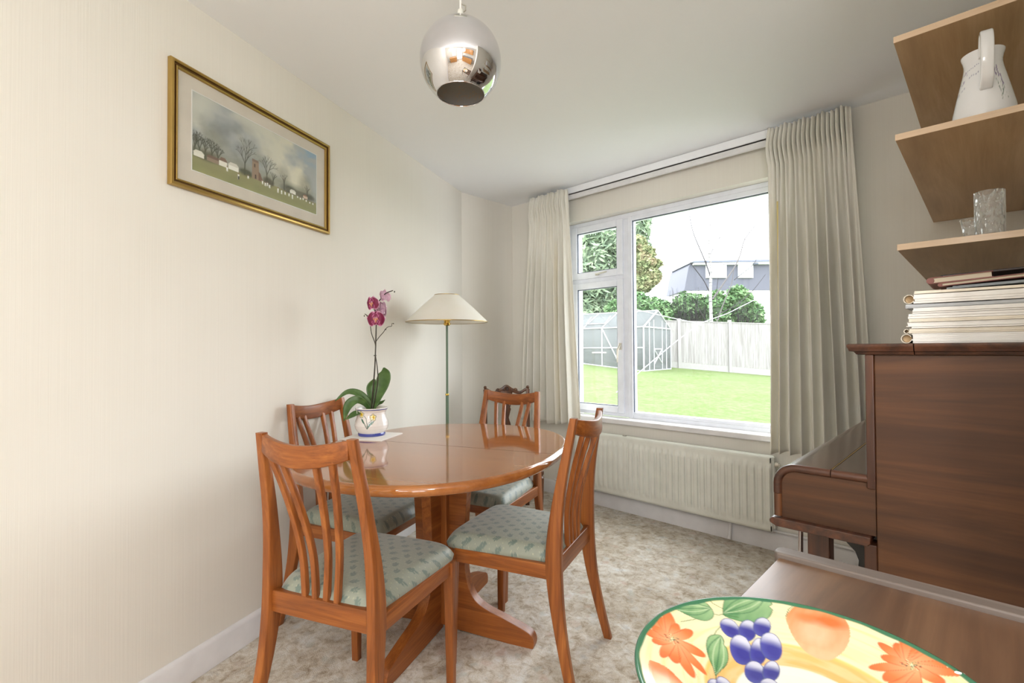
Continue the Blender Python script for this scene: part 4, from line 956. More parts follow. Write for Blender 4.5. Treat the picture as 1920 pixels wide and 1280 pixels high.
# ------------------------------------------------------------ shelves on the right wall
def shelf(z, label, k):
    s = empty('wall_shelf', (-.04, 2.35, z), label=label, cat='shelf', group='beech shelves on the right wall')
    y0, y1 = 1.722, W-.004; b = MB(); b.box2((-.142, y0-2.35+.001, 0), (RX+.04-.002, y1-2.35, .0165)); b.build('board', 'shelf', s, bevel=.001)
    b = MB(); b.box2((-.1425, y0-2.35-.001, -.0003), (RX+.04-.002, y0-2.35+.0008, .0170)); b.build('edge_band', 'shelf_edge', s, bevel=.0008)
    return s
SZ = [1.3975, 1.7045, 1.979]
shelf(SZ[0], 'lowest beech shelf, just above the music pile, with cut glass on it', 0)
shelf(SZ[1], 'middle beech shelf carrying the white jug', 1)
shelf(SZ[2], 'top beech shelf close to the ceiling', 2)
b = MB(); b.box2((RX-.012, 2.62, 1.2), (RX-.002, 2.645, 2.2)); o = b.build('shelf_track', 'black'); tag(o, 'dark metal upright track behind the shelves at the right edge', 'shelf track')
# jug
JP = Vector((-.004, 1.80, SZ[1]+.0172)); jug = empty('jug', JP, math.radians(0), label='tall white china jug with lavender sprigs on the middle shelf', cat='jug')
jp = [(0, 0), (.060, 0), (.0645, .004), (.065, .012), (.0615, .035), (.0545, .070), (.0470, .105), (.0405, .135), (.0382, .150), (.0380, .158), (.0400, .170), (.0430, .180), (.0434, .183), (.0415, .184), (.038, .172), (.036, .158), (.036, .15), (.05, .07), (.058, .01), (0, .006)]
fine = []
for i in range(len(jp)-1):
    for k in range(8): fine.append((jp[i][0]+(jp[i+1][0]-jp[i][0])*k/8, jp[i][1]+(jp[i+1][1]-jp[i][1])*k/8))
fine.append(jp[-1])
b = MB(); b.lathe(fine, 260)
SPA = PI/2+.1   # spout direction
for v in b.v:
    t = smooth((v.z-.135)/.05); a = math.atan2(v.y, v.x); dd = math.cos(a-SPA); r = math.hypot(v.x, v.y)
    if t > 0 and dd > .5 and r > .02: q = (dd-.5)/.5; v.x += math.cos(SPA)*.014*t*q**2; v.y += math.sin(SPA)*.014*t*q**2; v.z -= -.004*t*q
jb = b.build('jug_body', 'paint_satin', jug, angle=180)
co = np.array([v.co[:] for v in jb.data.vertices]); ang = np.arctan2(co[:, 0], -co[:, 1])   # 0 towards -y
CA = Canvas(900, 500, -1.7, 1.7, 0, .19, (240, 240, 241)); rs = random.Random(5)
for zc, a0, a1 in ((.132, -1.1, -.1), (.108, -1.25, -.1), (.080, -1.35, -.6)):
    n = int((a1-a0)/.10)
    for k in range(n):
        a = a0+(a1-a0)*k/n; CA.blend(CA.ell(a, zc+.016*(a-a0)/(a1-a0)+rs.uniform(-.001, .001), .028, .0014, .0), (96, 92, 140), .75)
    for k in range(5): CA.blend(CA.ell(a0+.12+rs.uniform(-.08, .2), zc+rs.uniform(-.004, .006), .03, .0022), (130, 108, 160), .7)
for sx, sz, h in ((.62, .050, .085), (.74, .055, .075), (.86, .045, .06)):
    top = (sx-.12, sz+h); CA.line([(sx, .035), (sx-.03, sz), top], .0011, (82, 110, 86))
    for k in range(14): q = k/14; CA.blend(CA.ell(top[0]-.0+.03*(q)+rs.uniform(-.02, .02), top[1]-.032*q, .022, .0019), (112, 84, 146), .85)
for dx, dz in ((-.14, .05), (-.1, .03), (.12, .04), (.18, .03), (.06, .02), (-.04, -.012)): CA.line([(.64, .045), (.64+dx*.5, .045+dz*.6), (.64+dx, .045+dz)], .0013, (60, 96, 74))
cc = CA.sample(ang, co[:, 2]); rr = np.hypot(co[:, 0], co[:, 1]); inner = (rr < np.interp(co[:, 2], [0, .15, .183], [.056, .0345, .0405])); cc = np.where((inner | (co[:, 2] > .16))[:, None], np.array(lin((240, 240, 241))), cc); paint(jb, cc)
HA = -PI/2+.10; hx, hy = math.cos(HA), math.sin(HA)
rings = []; K = [(0, .034, .158), (.12, .046, .188), (.25, .058, .205), (.4, .080, .203), (.55, .092, .180), (.75, .090, .130), (.9, .074, .088), (1., .052, .072)]
for k in range(33):
    t = k/32; r, z = interp(t, K); r2, z2 = interp(min(1, t+.02), K); r1, z1 = interp(max(0, t-.02), K); tv = Vector((hx*(r2-r1), hy*(r2-r1), z2-z1)).normalized(); side = Vector((-hy, hx, 0)); nn = tv.cross(side)
    rings.append(rrect((hx*r, hy*r, z), .0125, .0055, side, nn, .7))
b = MB(); b.loft(rings); b.build('handle', plain('white_china', (240, 240, 241), .12, coat=.5), jug, angle=180)
# cut glass
def tumbler(loc, r, h, label, flare=0):
    b = MB(); rings = []; SG = 72; NZ = 40
    for i in range(NZ+1):
        t = i/NZ; z = h*t; ring = []
        for j in range(SG):
            a = 2*PI*j/SG; facet = abs(math.sin(a*9+ t*5))*abs(math.sin(-a*9+t*5+1)) if t < .72 else abs(math.sin(a*24))*.35*(1-t)
            rr = r*(1+flare*t*t)*(1-.035*facet)*(.94 if t < .03 else 1); ring.append((rr*math.cos(a), rr*math.sin(a), z))
        rings.append(ring)
    for i in range(NZ, 2, -1):
        t = i/NZ; rr = r*(1+flare*t*t)*.88; rings.append([(rr*math.cos(2*PI*j/SG), rr*math.sin(2*PI*j/SG), h*t) for j in range(SG)])
    b.loft(rings); o = b.build('cut_glass_tumbler' if not flare else 'cut_glass_goblet', 'crystal', angle=25); o.location = loc; tag(o, label, 'glass'); return o
tumbler((.003, 1.80, SZ[0]+.0172), .0305, .122, 'tall cut crystal tumbler on the lowest shelf')
tumbler((-.034, 1.842, SZ[0]+.0172), .016, .064, 'small flared cut glass beside the tall tumbler', .45)

# ------------------------------------------------------------ foreground table with the fruit platter
TZ2 = .75
ft = empty('side_table', (-.08, .67, 0), label='walnut side table with a raised far edge, under the fruit platter', cat='table')
b = MB(); b.box2((-.201, -.32, TZ2-.02), (.195, .306, TZ2)); b.build('table_top', 'walnut', ft, bevel=.0025)
b = MB(); rp = [(-.205, -.018), (-.210, -.010), (-.210, 0), (-.205, .012), (-.195, .0165)]+[(.198, .0165), (.198, -.018)]
rp = [(-.204, .0), (-.209, .006), (-.211, .014), (-.2105, .022), (-.207, .030), (-.200, .035), (.198, .035), (.198, .0)]
b.prism(rp, TZ2-.022, TZ2+.009, lambda p: (p.x, p.y+.3045, p.z)); b.build('raised_edge', 'walnut_strip', ft, bevel=.0035, seg=3)
b = MB(); b.box2((-.17, -.29, TZ2-.11), (.17, -.27, TZ2-.02)); b.box2((-.17, .27, TZ2-.11), (.17, .29, TZ2-.02)); b.box2((-.18, -.29, TZ2-.11), (-.16, .29, TZ2-.02)); b.box2((.16, -.29, TZ2-.11), (.18, .29, TZ2-.02)); b.build('apron', 'walnut', ft, bevel=.002)
for sx in (-1, 1):
    for sy in (-1, 1): b = MB(); b.loft([rrect((sx*.165, sy*.272, z), h, h) for z, h in ((0, .012), (.64, .018), (TZ2-.02, .018))]); b.build('leg', 'dark_z', ft)
PLT = {"leaf":[[[-0.972,0.212],[-0.957,0.282],[-0.983,0.365],[-0.965,0.436],[-0.893,0.498],[-0.83,0.499],[-0.765,0.47],[-0.724,0.421],[-0.717,0.352],[-0.744,0.295],[-0.799,0.264],[-0.87,0.249],[-0.927,0.238]],[[-0.678,0.486],[-0.716,0.596],[-0.723,0.695],[-0.698,0.793],[-0.65,0.855],[-0.578,0.895],[-0.499,0.885],[-0.437,0.84],[-0.444,0.799],[-0.414,0.772],[-0.412,0.676],[-0.45,0.598],[-0.519,0.521],[-0.594,0.481],[-0.654,0.466]],[[-0.488,-0.137],[-0.524,-0.084],[-0.565,-0.039],[-0.609,0.022],[-0.644,0.097],[-0.655,0.171],[-0.636,0.222],[-0.603,0.25],[-0.572,0.221],[-0.559,0.187],[-0.53,0.17],[-0.495,0.096],[-0.484,0.021],[-0.487,-0.048],[-0.487,-0.112]]],"fl":[[[-0.807,-0.096],[[-1.058,-0.016],[-0.98,0.049],[-0.967,0.156],[-0.861,0.092],[-0.762,0.117],[-0.599,-0.038],[-0.528,-0.198],[-0.556,-0.317],[-0.683,-0.3],[-0.76,-0.334],[-0.871,-0.246],[-0.969,-0.205],[-0.974,-0.095]]],[[0.433,0.693],[[0.243,0.829],[0.332,0.871],[0.374,0.963],[0.451,0.884],[0.505,0.911],[0.579,0.926],[0.604,0.796],[0.668,0.728],[0.59,0.599],[0.478,0.451],[0.346,0.399],[0.314,0.504],[0.227,0.573],[0.272,0.704]]]],"gr":[[[-0.524,0.376],[-0.531,0.318],[-0.57,0.293],[-0.619,0.315],[-0.651,0.372],[-0.644,0.433],[-0.604,0.459],[-0.553,0.434]],[[-0.444,0.491],[-0.435,0.415],[-0.457,0.36],[-0.496,0.357],[-0.531,0.408],[-0.54,0.485],[-0.519,0.542],[-0.478,0.545]],[[-0.377,0.595],[-0.372,0.524],[-0.395,0.47],[-0.433,0.465],[-0.464,0.511],[-0.471,0.584],[-0.447,0.64],[-0.408,0.644]],[[-0.392,0.222],[-0.406,0.149],[-0.452,0.13],[-0.504,0.177],[-0.534,0.265],[-0.522,0.344],[-0.473,0.363],[-0.419,0.311]],[[-0.326,0.304],[-0.334,0.23],[-0.365,0.207],[-0.401,0.25],[-0.422,0.336],[-0.414,0.415],[-0.381,0.438],[-0.345,0.39]],[[-0.256,0.413],[-0.268,0.342],[-0.311,0.319],[-0.361,0.357],[-0.389,0.436],[-0.378,0.511],[-0.332,0.535],[-0.282,0.493]],[[-0.271,0.103],[-0.284,0.036],[-0.323,0.017],[-0.367,0.057],[-0.391,0.136],[-0.378,0.207],[-0.337,0.226],[-0.292,0.181]],[[-0.212,0.192],[-0.222,0.122],[-0.252,0.101],[-0.285,0.141],[-0.303,0.22],[-0.293,0.293],[-0.262,0.315],[-0.228,0.272]],[[-0.154,0.004],[-0.171,-0.049],[-0.212,-0.057],[-0.253,-0.015],[-0.271,0.055],[-0.253,0.113],[-0.211,0.12],[-0.169,0.074]],[[-0.414,-0.19],[-0.376,-0.252],[-0.369,-0.319],[-0.395,-0.354],[-0.439,-0.338],[-0.478,-0.279],[-0.487,-0.209],[-0.46,-0.171]],[[-0.392,-0.126],[-0.352,-0.189],[-0.343,-0.251],[-0.368,-0.279],[-0.415,-0.257],[-0.456,-0.196],[-0.468,-0.13],[-0.441,-0.1]],[[-0.286,-0.242],[-0.279,-0.293],[-0.293,-0.329],[-0.32,-0.332],[-0.344,-0.298],[-0.351,-0.246],[-0.337,-0.208],[-0.309,-0.206]],[[0.302,0.282],[0.3,0.219],[0.279,0.175],[0.253,0.174],[0.235,0.218],[0.237,0.281],[0.257,0.327],[0.285,0.327]]],"pe":[[[-0.314,0.756],[-0.306,0.878],[-0.27,0.955],[-0.196,0.951],[-0.119,1.004],[-0.033,1.005],[0.034,0.95],[0.074,0.849],[0.084,0.717],[0.058,0.608],[0.01,0.537],[-0.064,0.516],[-0.15,0.536],[-0.237,0.615]],[[-0.786,-0.461],[-0.748,-0.417],[-0.678,-0.403],[-0.598,-0.43],[-0.535,-0.457],[-0.484,-0.525],[-0.488,-0.631],[-0.562,-0.677],[-0.668,-0.623]]],"ten":[[[-0.856,0.497],[-0.892,0.57],[-0.889,0.66],[-0.833,0.701],[-0.749,0.671],[-0.73,0.665]],[[-0.846,0.578],[-0.773,0.531],[-0.696,0.532]],[[-0.559,0.889],[-0.472,0.96],[-0.384,0.937],[-0.302,0.923],[-0.251,0.965]],[[-0.721,0.424],[-0.693,0.439],[-0.677,0.472]],[[-0.853,0.139],[-0.795,0.257]],[[-0.678,0.465],[-0.578,0.528]],[[-0.637,0.357],[-0.643,0.27],[-0.638,0.216]],[[-0.488,-0.129],[-0.462,-0.211]],[[-0.318,0.766],[-0.323,0.858],[-0.302,0.923]]]}
RP = .17
pl2 = empty('fruit_platter', (-.14, .57, TZ2+.0003), label='large yellow platter painted with fruit and flowers, on the side table', cat='platter')
S_ = 760; CA = Canvas(S_, S_, -1.02, 1.02, -1.02, 1.02, (250, 240, 196)); X, Y = CA.x, CA.y; RR = np.hypot(X, Y); TH = np.arctan2(Y, X)
sw = vnoise(RR*26+20, TH*2.2+9, 3, 3); CA.blend(np.clip((sw-.45)*4, 0, 1)*.45, (252, 230, 158)); CA.blend(np.clip((vnoise(RR*40+5, TH*1.3+4, 8, 2)-.6)*5, 0, 1)*.35, (250, 214, 122))
band = np.clip((.568-RR)*60+.5, 0, 1)*np.clip((RR-.385)*60+.5, 0, 1); CA.blend(band, (250, 206, 146)); CA.blend(band*np.clip((sw-.4)*4, 0, 1), (246, 190, 116)); CA.blend(np.clip(1-abs(RR-.560)/.02, 0, 1)*.7, (246, 206, 104))
CA.blend(np.clip((.385-RR)*60+.5, 0, 1), (246, 242, 234))
def grad_fill(P, ca, cb, ax=None, soft=1.):
    P = [tuple(p) for p in P]; c = np.mean(P, axis=0); m_ = CA.inpoly(P).astype(float); ax = ax or (1, 0); ext = max(abs((p[0]-c[0])*ax[0]+(p[1]-c[1])*ax[1]) for p in P)
    t = np.clip(((X-c[0])*ax[0]+(Y-c[1])*ax[1])/ext*.5*soft+.5, 0, 1); nz = vnoise(X*30+40, Y*9+40, 6, 2); t = np.clip(t+.5*(nz-.5), 0, 1)[..., None]
    col = np.array(lin(ca))*(1-t)+np.array(lin(cb))*t; CA.blend(m_, col)
def spl(P, n=6):
    out = []; N_ = len(P)
    for i in range(N_):
        p0, p1, p2, p3 = [np.array(P[(i+k) % N_]) for k in (-1, 0, 1, 2)]
        for k in range(n): u = k/n; out.append(tuple(.5*((2*p1)+(-p0+p2)*u+(2*p0-5*p1+4*p2-p3)*u*u+(-p0+3*p1-3*p2+p3)*u**3)))
    return out
for P in PLT['pe']:
    Q = spl(P); grad_fill(Q, (244, 150, 92), (250, 190, 146), (.3, -1)); c = np.mean(Q, axis=0)
    CA.blend(CA.ell(c[0]+.03, c[1]+.1, .12, .06, .3, .9)*CA.inpoly(Q), (238, 116, 52), .9); CA.blend(CA.ell(c[0]-.02, c[1]-.05, .10, .10, .3, .9)*CA.inpoly(Q), (250, 204, 166), .6); CA.blend(CA.ell(c[0]-.1, c[1]+.06, .06, .05, 0, .9)*CA.inpoly(Q), (240, 128, 66), .6)
for i, P in enumerate(PLT['leaf']):
    Q = spl(P); grad_fill(Q, (96, 150, 98), (166, 200, 146), (.4, 1)); ps = [tuple(p) for p in P]; a = np.array(ps[0]); c = np.mean(ps, axis=0); far = max(ps, key=lambda p: math.dist(p, a)); m_ = CA.inpoly(Q)
    for off in (-.045, -.022, 0, .022, .045):
        d = np.array(far)-a; nrm = np.array((-d[1], d[0]))/np.linalg.norm(d); L_ = [tuple(a+d*t+nrm*off*math.sin(PI*t)*1.5) for t in np.linspace(0.02, .97, 10)]
        sv_ = CA.c.copy(); CA.line(L_, .0045, (54, 112, 76) if off in (0, .045, -.045) else (208, 226, 184), .6); CA.c = np.where(m_[..., None], CA.c, sv_)
    CA.line(Q+[Q[0]], .0035, (56, 108, 74), .7)
for L_ in PLT['ten']: CA.line([tuple(p) for p in L_], .0035, (84, 124, 72), .8)
for P in PLT['gr']:
    c_ = np.mean(P, axis=0); P = [tuple(c_+(np.array(p)-c_)*1.07) for p in P]; Q = spl(P, 3); m_ = CA.inpoly(Q).astype(float); c = np.mean(Q, axis=0); rx = max(math.dist(c, q) for q in Q)
    CA.blend(m_, (84, 86, 168)); ax = np.array((.35, -1))/1.06; t = ((X-c[0])*ax[0]+(Y-c[1])*ax[1])/rx; CA.blend(m_*np.clip(-t*1.6-.05, 0, 1), (216, 217, 232)); CA.blend(m_*CA.ell(c[0]+.02, c[1]-.02, rx*.5, rx*.5, 0, .9), (52, 50, 142), .75); CA.line(Q+[Q[0]], .0035, (84, 92, 140), .75)
for cpt, tips in PLT['fl']:
    c = np.array(cpt)
    for k, tp in enumerate(tips):
        tp = np.array(tp); d = tp-c; L = np.linalg.norm(d); an_ = math.atan2(d[1], d[0]); mid = c+d*.55; m_ = CA.ell(mid[0], mid[1], L*.47, .036+.006*(k % 3), an_, .1)
        CA.blend(m_, (242, 134, 76)); t = ((X-c[0])*d[0]+(Y-c[1])*d[1])/L/L; CA.blend(m_*np.clip(1.15-t*1.6, 0, 1), (252, 196, 144), .8); CA.blend(m_*np.clip(t*2-1.35, 0, 1), (232, 92, 48), .7)
        pv = np.array((-d[1], d[0]))/L; CA.blend(CA.ell(*(mid+pv*.033), L*.42, .0035, an_, .6), (206, 84, 48), .5)
    for k in range(26):
        a = k*2.4; r = .012+.045*((k*7) % 10)/10; p = c+r*np.array((math.cos(a), math.sin(a))); col = [(70, 84, 70), (196, 60, 30), (232, 232, 180), (150, 160, 110)][k % 4]; CA.blend(CA.ell(p[0], p[1], .010, .0035, a), col, .9)
wob = .004*np.sin(TH*9)+.003*np.sin(TH*23); CA.blend(np.clip((RR-(.962+wob))*120+.5, 0, 1), (64, 122, 88)); CA.blend(np.clip((RR-.985)*120, 0, 1), (52, 104, 80), .8)
prof = [(0, .0125), (.30, .0125), (.38, .0132), (.46, .0155), (.54, .0200), (.60, .0240), (.70, .0285), (.80, .0325), (.90, .0360), (.96, .0385), (.985, .0400), (.997, .0402), (1.0, .0392), (.996, .0372), (.96, .0345), (.8, .0275), (.6, .018), (.48, .008), (.46, 0), (.40, 0), (.39, .004), (0, .005)]
fine = []
for i in range(len(prof)-1):
    n = max(2, int(abs(prof[i+1][0]-prof[i][0])*170) if i < 12 else 3)
    for k in range(n): fine.append((prof[i][0]+(prof[i+1][0]-prof[i][0])*k/n, prof[i][1]+(prof[i+1][1]-prof[i][1])*k/n, i >= 13))
fine.append((*prof[-1], True)); SG = 640
b = MB(); b.lathe([(r*RP, z) for r, z, _ in fine], SG); o = b.build('painted_dish', 'paint_satin', pl2, angle=180, fixn=False)
o.data.flip_normals()
co = np.array([v.co[:] for v in o.data.vertices]); cc = CA.sample(co[:, 0]/RP, co[:, 1]/RP); und = np.repeat(np.array([u for _, _, u in fine]), SG); cc[und] = lin((238, 236, 226)); paint(o, cc*.86)
for g in (70,):
    a = math.radians(48); b = MB(); b.lathe([(0, .003), (.003, .002), (.004, 0), (0, -.001)], 12); ch = b.build('rim_chip', 'paper', pl2); ch.location = (RP*.985*math.cos(a), RP*.985*math.sin(a), .0385); ch.scale = (1.3, .8, .6)

# ------------------------------------------------------------ room behind the camera, seen only in the globe's reflection
def rear_at(s, d): p = P1+VN*s+U*d; return p
p = rear_at(1.2, .33); sb = empty('sideboard', (p.x, p.y, 0), RANG, label='honey oak sideboard under the rear window, behind the viewer', cat='sideboard')
b = MB(); b.box2((-.6, -.22, .08), (.6, .22, .72)); b.box2((-.58, -.2, 0), (.58, .2, .08)); b.build('body', 'oak', sb, bevel=.004)
b = MB(); b.box2((-.62, -.24, .72), (.62, .24, .745)); b.build('top', 'oak', sb, bevel=.004)
for x in (-.4, 0, .4): b = MB(); b.box2((x-.19, .22, .1), (x+.19, .238, .7)); b.build('door', 'oak', sb, bevel=.003)
ku = empty('kitchen_counter', (kx-.32, -.35, 0), label='honey oak kitchen counter with wall cupboards, behind the viewer', cat='kitchen unit')
b = MB(); b.box2((-.3, -.9, 0), (.3, .9, .86)); b.build('base_cabinet', 'oak', ku, bevel=.004)
b = MB(); b.box2((-.32, -.92, .86), (.3, .92, .9)); b.build('worktop', 'concrete', ku, bevel=.004)
b = MB(); b.box2((0, -.9, 1.4), (.3, .9, 2.1)); b.build('wall_cupboard', 'oak', ku, bevel=.004)
for y in (-.6, -.0, .6): b = MB(); b.box2((-.02, y-.28, 1.42), (0, y+.28, 2.08)); b.build('door', 'oak', ku, bevel=.003)

# ------------------------------------------------------------ garden
def gz(lat, dep): return -.364+.0727*dep-.09*lat if dep > 4 else -.364+.0727*4-.09*lat
NX, NY = 60, 60; P = []
for i in range(NY+1):
    dep = 3.2+i/NY*40; row = []
    for j in range(NX+1):
        lat = -14+j/NX*60; p = wd(lat, dep, 0); z = -.364+.0727*min(dep, 22)-.09*max(-2, min(lat, 10))*(min(dep, 18)/18)
        row.append((p.x, p.y, z))
    P.append(row)
b = MB(); b.grid(P)
# keep only what lies outside the house
b.f = [f for f in b.f if min(b.v[k].y for k in f) > W+.2]; b.mi = [0]*len(b.f)
lw = b.build('lawn', 'lawn'); tag(lw, 'sloping green lawn beyond the window', 'lawn', kind='stuff')
b = MB(); b.box2((-16, W+.25, -.6), (6, W+2.2, -.12)); o = b.build('patio', 'concrete'); struct(o)
def zg(lat, dep): return -.364+.0727*min(dep, 22)-.09*max(-2, min(lat, 10))*(min(dep, 18)/18)
# tufts of grass along the far edge
rs = random.Random(8)
# closeboard fence
A_ = Vector((-8.25, 17.15, 0)); B_ = Vector((-5.70, 19.60, 0)); dv = (B_-A_).normalized(); fa = math.atan2(dv.y, dv.x)
fence = empty('garden_fence', A_, fa, label='weathered closeboard garden fence at the end of the lawn, with concrete posts', cat='fence')
def fz0(s): return .42-.088*s
def fz1(s): return 2.13-.036*s
def fpanel(s0, s1):
    b = MB(); s = s0; k = 0; rr = random.Random(int(s0*10))
    while s < s1-.01:
        e = min(s+.112, s1); zt = fz1(s)-rr.uniform(0, .02); zb = fz0(s)+.20; pts = [(s, 0), (e, -.004 if k % 2 else .006), (e, .010), (s, .014)]
        b.loft([[(x, -y-.0, zb) for x, y in pts], [(x, -y, zt) for x, y in pts]]); s += .100; k += 1
    p = b.build('board_panel', 'fence', fence, angle=20)
    b = MB(); zs = [(fz1(s0)+.0, fz1(s1)+.0)]; b.prism([(s0, fz1(s0)-.02), (s1, fz1(s1)-.02), (s1, fz1(s1)+.015), (s0, fz1(s0)+.015)], -.03, .03, lambda q: (q.x, q.z, q.y)); b.build('capping_rail', 'fence', fence)
    b = MB(); b.prism([(s0, fz0(s0)-.15), (s1, fz0(s1)-.15), (s1, fz0(s1)+.20), (s0, fz0(s0)+.20)], -.02, .025, lambda q: (q.x, q.z, q.y)); b.build('gravel_board', 'concrete', fence)
sp_ = 1.86
for k in range(-2, 3):
    s0 = .06+k*sp_; fpanel(s0+.05, s0+sp_-.05)
for k in range(-2, 4):
    s = .06+k*sp_; b = MB(); b.box2((s-.055, -.06, fz0(s)-.3), (s+.055, .06, fz1(s)+.09)); b.build('post', 'concrete', fence, bevel=.01)
# greenhouse
GH = empty('greenhouse', (0, 0, 0), label='white framed glass greenhouse on the left of the lawn', cat='greenhouse')
g0 = Vector((4.03, 15.0)); gd = Vector((1.48, 2.0)).normalized(); gl = Vector((-2.0, 1.48)).normalized(); GW, GL = 2.45, 3.5; ev, rz_ = 1.79, 2.36
def gp(a, l, z): q = g0+gd*a+gl*l; return wd(q.x, q.y, z)
def gb(a, l): q = g0+gd*a+gl*l; return zg(q.x, q.y)-.02
def bars(segs, r, name, mat='alu'):
    b = MB()
    for p, q in segs: b.tube([p, q], r, 6)
    return b.build(name, mat, GH)
def edges_for_side(a):
    S = [(gp(a, 0, ev), gp(a, GL, ev)), (gp(a, 0, gb(a, 0)+.02), gp(a, GL, gb(a, GL)+.02)), (gp(a, 0, 1.15), gp(a, GL, 1.15))]
    for k in range(6): l = GL*k/5; S.append((gp(a, l, gb(a, l)), gp(a, l, ev)))
    S.append((gp(a, GL*.2, gb(a, .5)), gp(a, GL*.4, ev))); return S
bars(edges_for_side(0), .022, 'side_frame'); bars(edges_for_side(GW), .022, 'side_frame')
def gable(l):
    return [(gp(0, l, ev), gp(GW/2, l, rz_)), (gp(GW/2, l, rz_), gp(GW, l, ev)), (gp(0, l, gb(0, l)), gp(0, l, ev)), (gp(GW, l, gb(GW, l)), gp(GW, l, ev)), (gp(0, l, gb(0, l)+.02), gp(GW, l, gb(GW, l)+.02)), (gp(0, l, ev), gp(GW, l, ev)),
            (gp(.45, l, gb(.45, l)), gp(.45, l, ev+.2)), (gp(GW-.45, l, gb(GW-.4, l)), gp(GW-.45, l, ev+.2))]
bars(gable(0), .028, 'gable_frame'); bars(gable(GL), .028, 'gable_frame')
S = [(gp(.85, 0, gb(.8, 0)), gp(.85, 0, ev+.25)), (gp(1.6, 0, gb(1.6, 0)), gp(1.6, 0, ev+.25)), (gp(.85, 0, 1.1), gp(1.6, 0, 1.1)), (gp(.85, 0, ev), gp(1.6, 0, ev)), (gp(.85, 0, .62), gp(1.6, 0, 1.1)), (gp(.85, 0, 1.1), gp(1.6, 0, .62))]
bars(S, .026, 'sliding_door')
S = [(gp(GW/2, 0, rz_), gp(GW/2, GL, rz_))]
for k in range(1, 5):
    l = GL*k/5; S += [(gp(0, l, ev), gp(GW/2, l, rz_)), (gp(GW, l, ev), gp(GW/2, l, rz_))]
bars(S, .024, 'roof_frame')
S = [(gp(.25, GL*.4, ev+.16), gp(.65, GL*.4, ev+.42)), (gp(.25, GL*.6, ev+.16), gp(.65, GL*.6, ev+.42)), (gp(.25, GL*.4, ev+.16), gp(.25, GL*.6, ev+.16))]; bars(S, .02, 'roof_vent')
n_ = N('greenhouse_glass'); tr_ = n_.add('ShaderNodeBsdfTransparent'); gl_ = n_.add('ShaderNodeBsdfDiffuse'); gl_.inputs[0].default_value = (.17, .18, .18, 1); mx_ = n_.add('ShaderNodeMixShader'); mx_.inputs[0].default_value = .5
n_.link(tr_.outputs[0], mx_.inputs[1]); n_.link(gl_.outputs[0], mx_.inputs[2]); n_.link(mx_.outputs[0], n_.out.inputs[0]); M['gh_glass'] = n_.m
def glazing(quads, name):
    b = MB()
    for Q in quads:
        n = len(b.v); b.v += [Vector(q) for q in Q]; b.face(range(n, n+len(Q)))
    b.build(name, 'gh_glass', GH, solid=.004)
glazing([[gp(0, 0, gb(0, 0)), gp(0, GL, gb(0, GL)), gp(0, GL, ev), gp(0, 0, ev)]], 'side_glass'); glazing([[gp(GW, 0, gb(GW, 0)), gp(GW, GL, gb(GW, GL)), gp(GW, GL, ev), gp(GW, 0, ev)]], 'side_glass')
glazing([[gp(0, 0, ev), gp(0, GL, ev), gp(GW/2, GL, rz_), gp(GW/2, 0, rz_)]], 'roof_glass'); glazing([[gp(GW, 0, ev), gp(GW, GL, ev), gp(GW/2, GL, rz_), gp(GW/2, 0, rz_)]], 'roof_glass')
for l in (0, GL): glazing([[gp(0, l, gb(0, l)), gp(GW, l, gb(GW, l)), gp(GW, l, ev), gp(GW/2, l, rz_), gp(0, l, ev)]], 'gable_glass')
b = MB()
for k in range(3):
    c = gp(.35, .6+k*.9, 1.0); T = Matrix.Translation(c) @ Matrix.Rotation(YAW+math.atan2(gl.y, gl.x), 4, 'Z'); b.box((0, 0, 0), (.75, .5, .05), T=T); b.box((.3, .2, -.3), (.04, .04, .6), T=T); b.box((-.3, .2, -.3), (.04, .04, .6), T=T)
b.build('staging', 'concrete', GH)
# trees, hedge, house
def foliage_obj(name, label, cat, blobs, leaf, mat, seed, n, parts=None, squash=.5, core=None, droop=0):
    root = empty(name, blobs[0][0], label=label, cat=cat); rs = random.Random(seed); b = MB(); o_ = Vector(blobs[0][0]); tot = sum(r[0]*r[1]*r[2] for _, r in blobs)**.6667; ws = [ (r[0]*r[1]*r[2])**.6667 for _, r in blobs]; sw_ = sum(ws)
    for (c, r), w_ in zip(blobs, ws):
        for _ in range(int(n*w_/sw_)):
            d = Vector((rs.gauss(0, 1), rs.gauss(0, 1), rs.gauss(0, 1))).normalized(); q = rs.uniform(.72, 1.06)
            p = Vector(c)-o_+Vector((d.x*r[0], d.y*r[1], d.z*r[2]))*q; s_ = leaf*rs.uniform(.6, 1.5)
            t = Vector((rs.gauss(0, 1), rs.gauss(0, 1), rs.gauss(0, .6)-droop)).normalized(); u = t.cross(Vector((rs.random()-.5, rs.random()-.5, rs.random()-.5))).normalized()
            k = len(b.v); b.v += [p-t*s_, p+u*s_*squash, p+t*s_, p-u*s_*squash]; b.face((k, k+1, k+2, k+3))
    b.build('foliage', mat, root, fixn=False, angle=180)
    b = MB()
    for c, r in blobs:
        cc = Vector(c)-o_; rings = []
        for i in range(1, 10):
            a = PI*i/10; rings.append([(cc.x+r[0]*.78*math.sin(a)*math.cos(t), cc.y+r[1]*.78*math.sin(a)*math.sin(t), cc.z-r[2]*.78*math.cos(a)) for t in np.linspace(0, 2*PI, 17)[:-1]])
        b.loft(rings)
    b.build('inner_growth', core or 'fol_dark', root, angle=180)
    return root
def at(px, py, dep): return wd((px-960)/919*dep-.0, dep, 1.13+(652-py)/919*dep-(px-960)*.006/919*dep)
bl = []
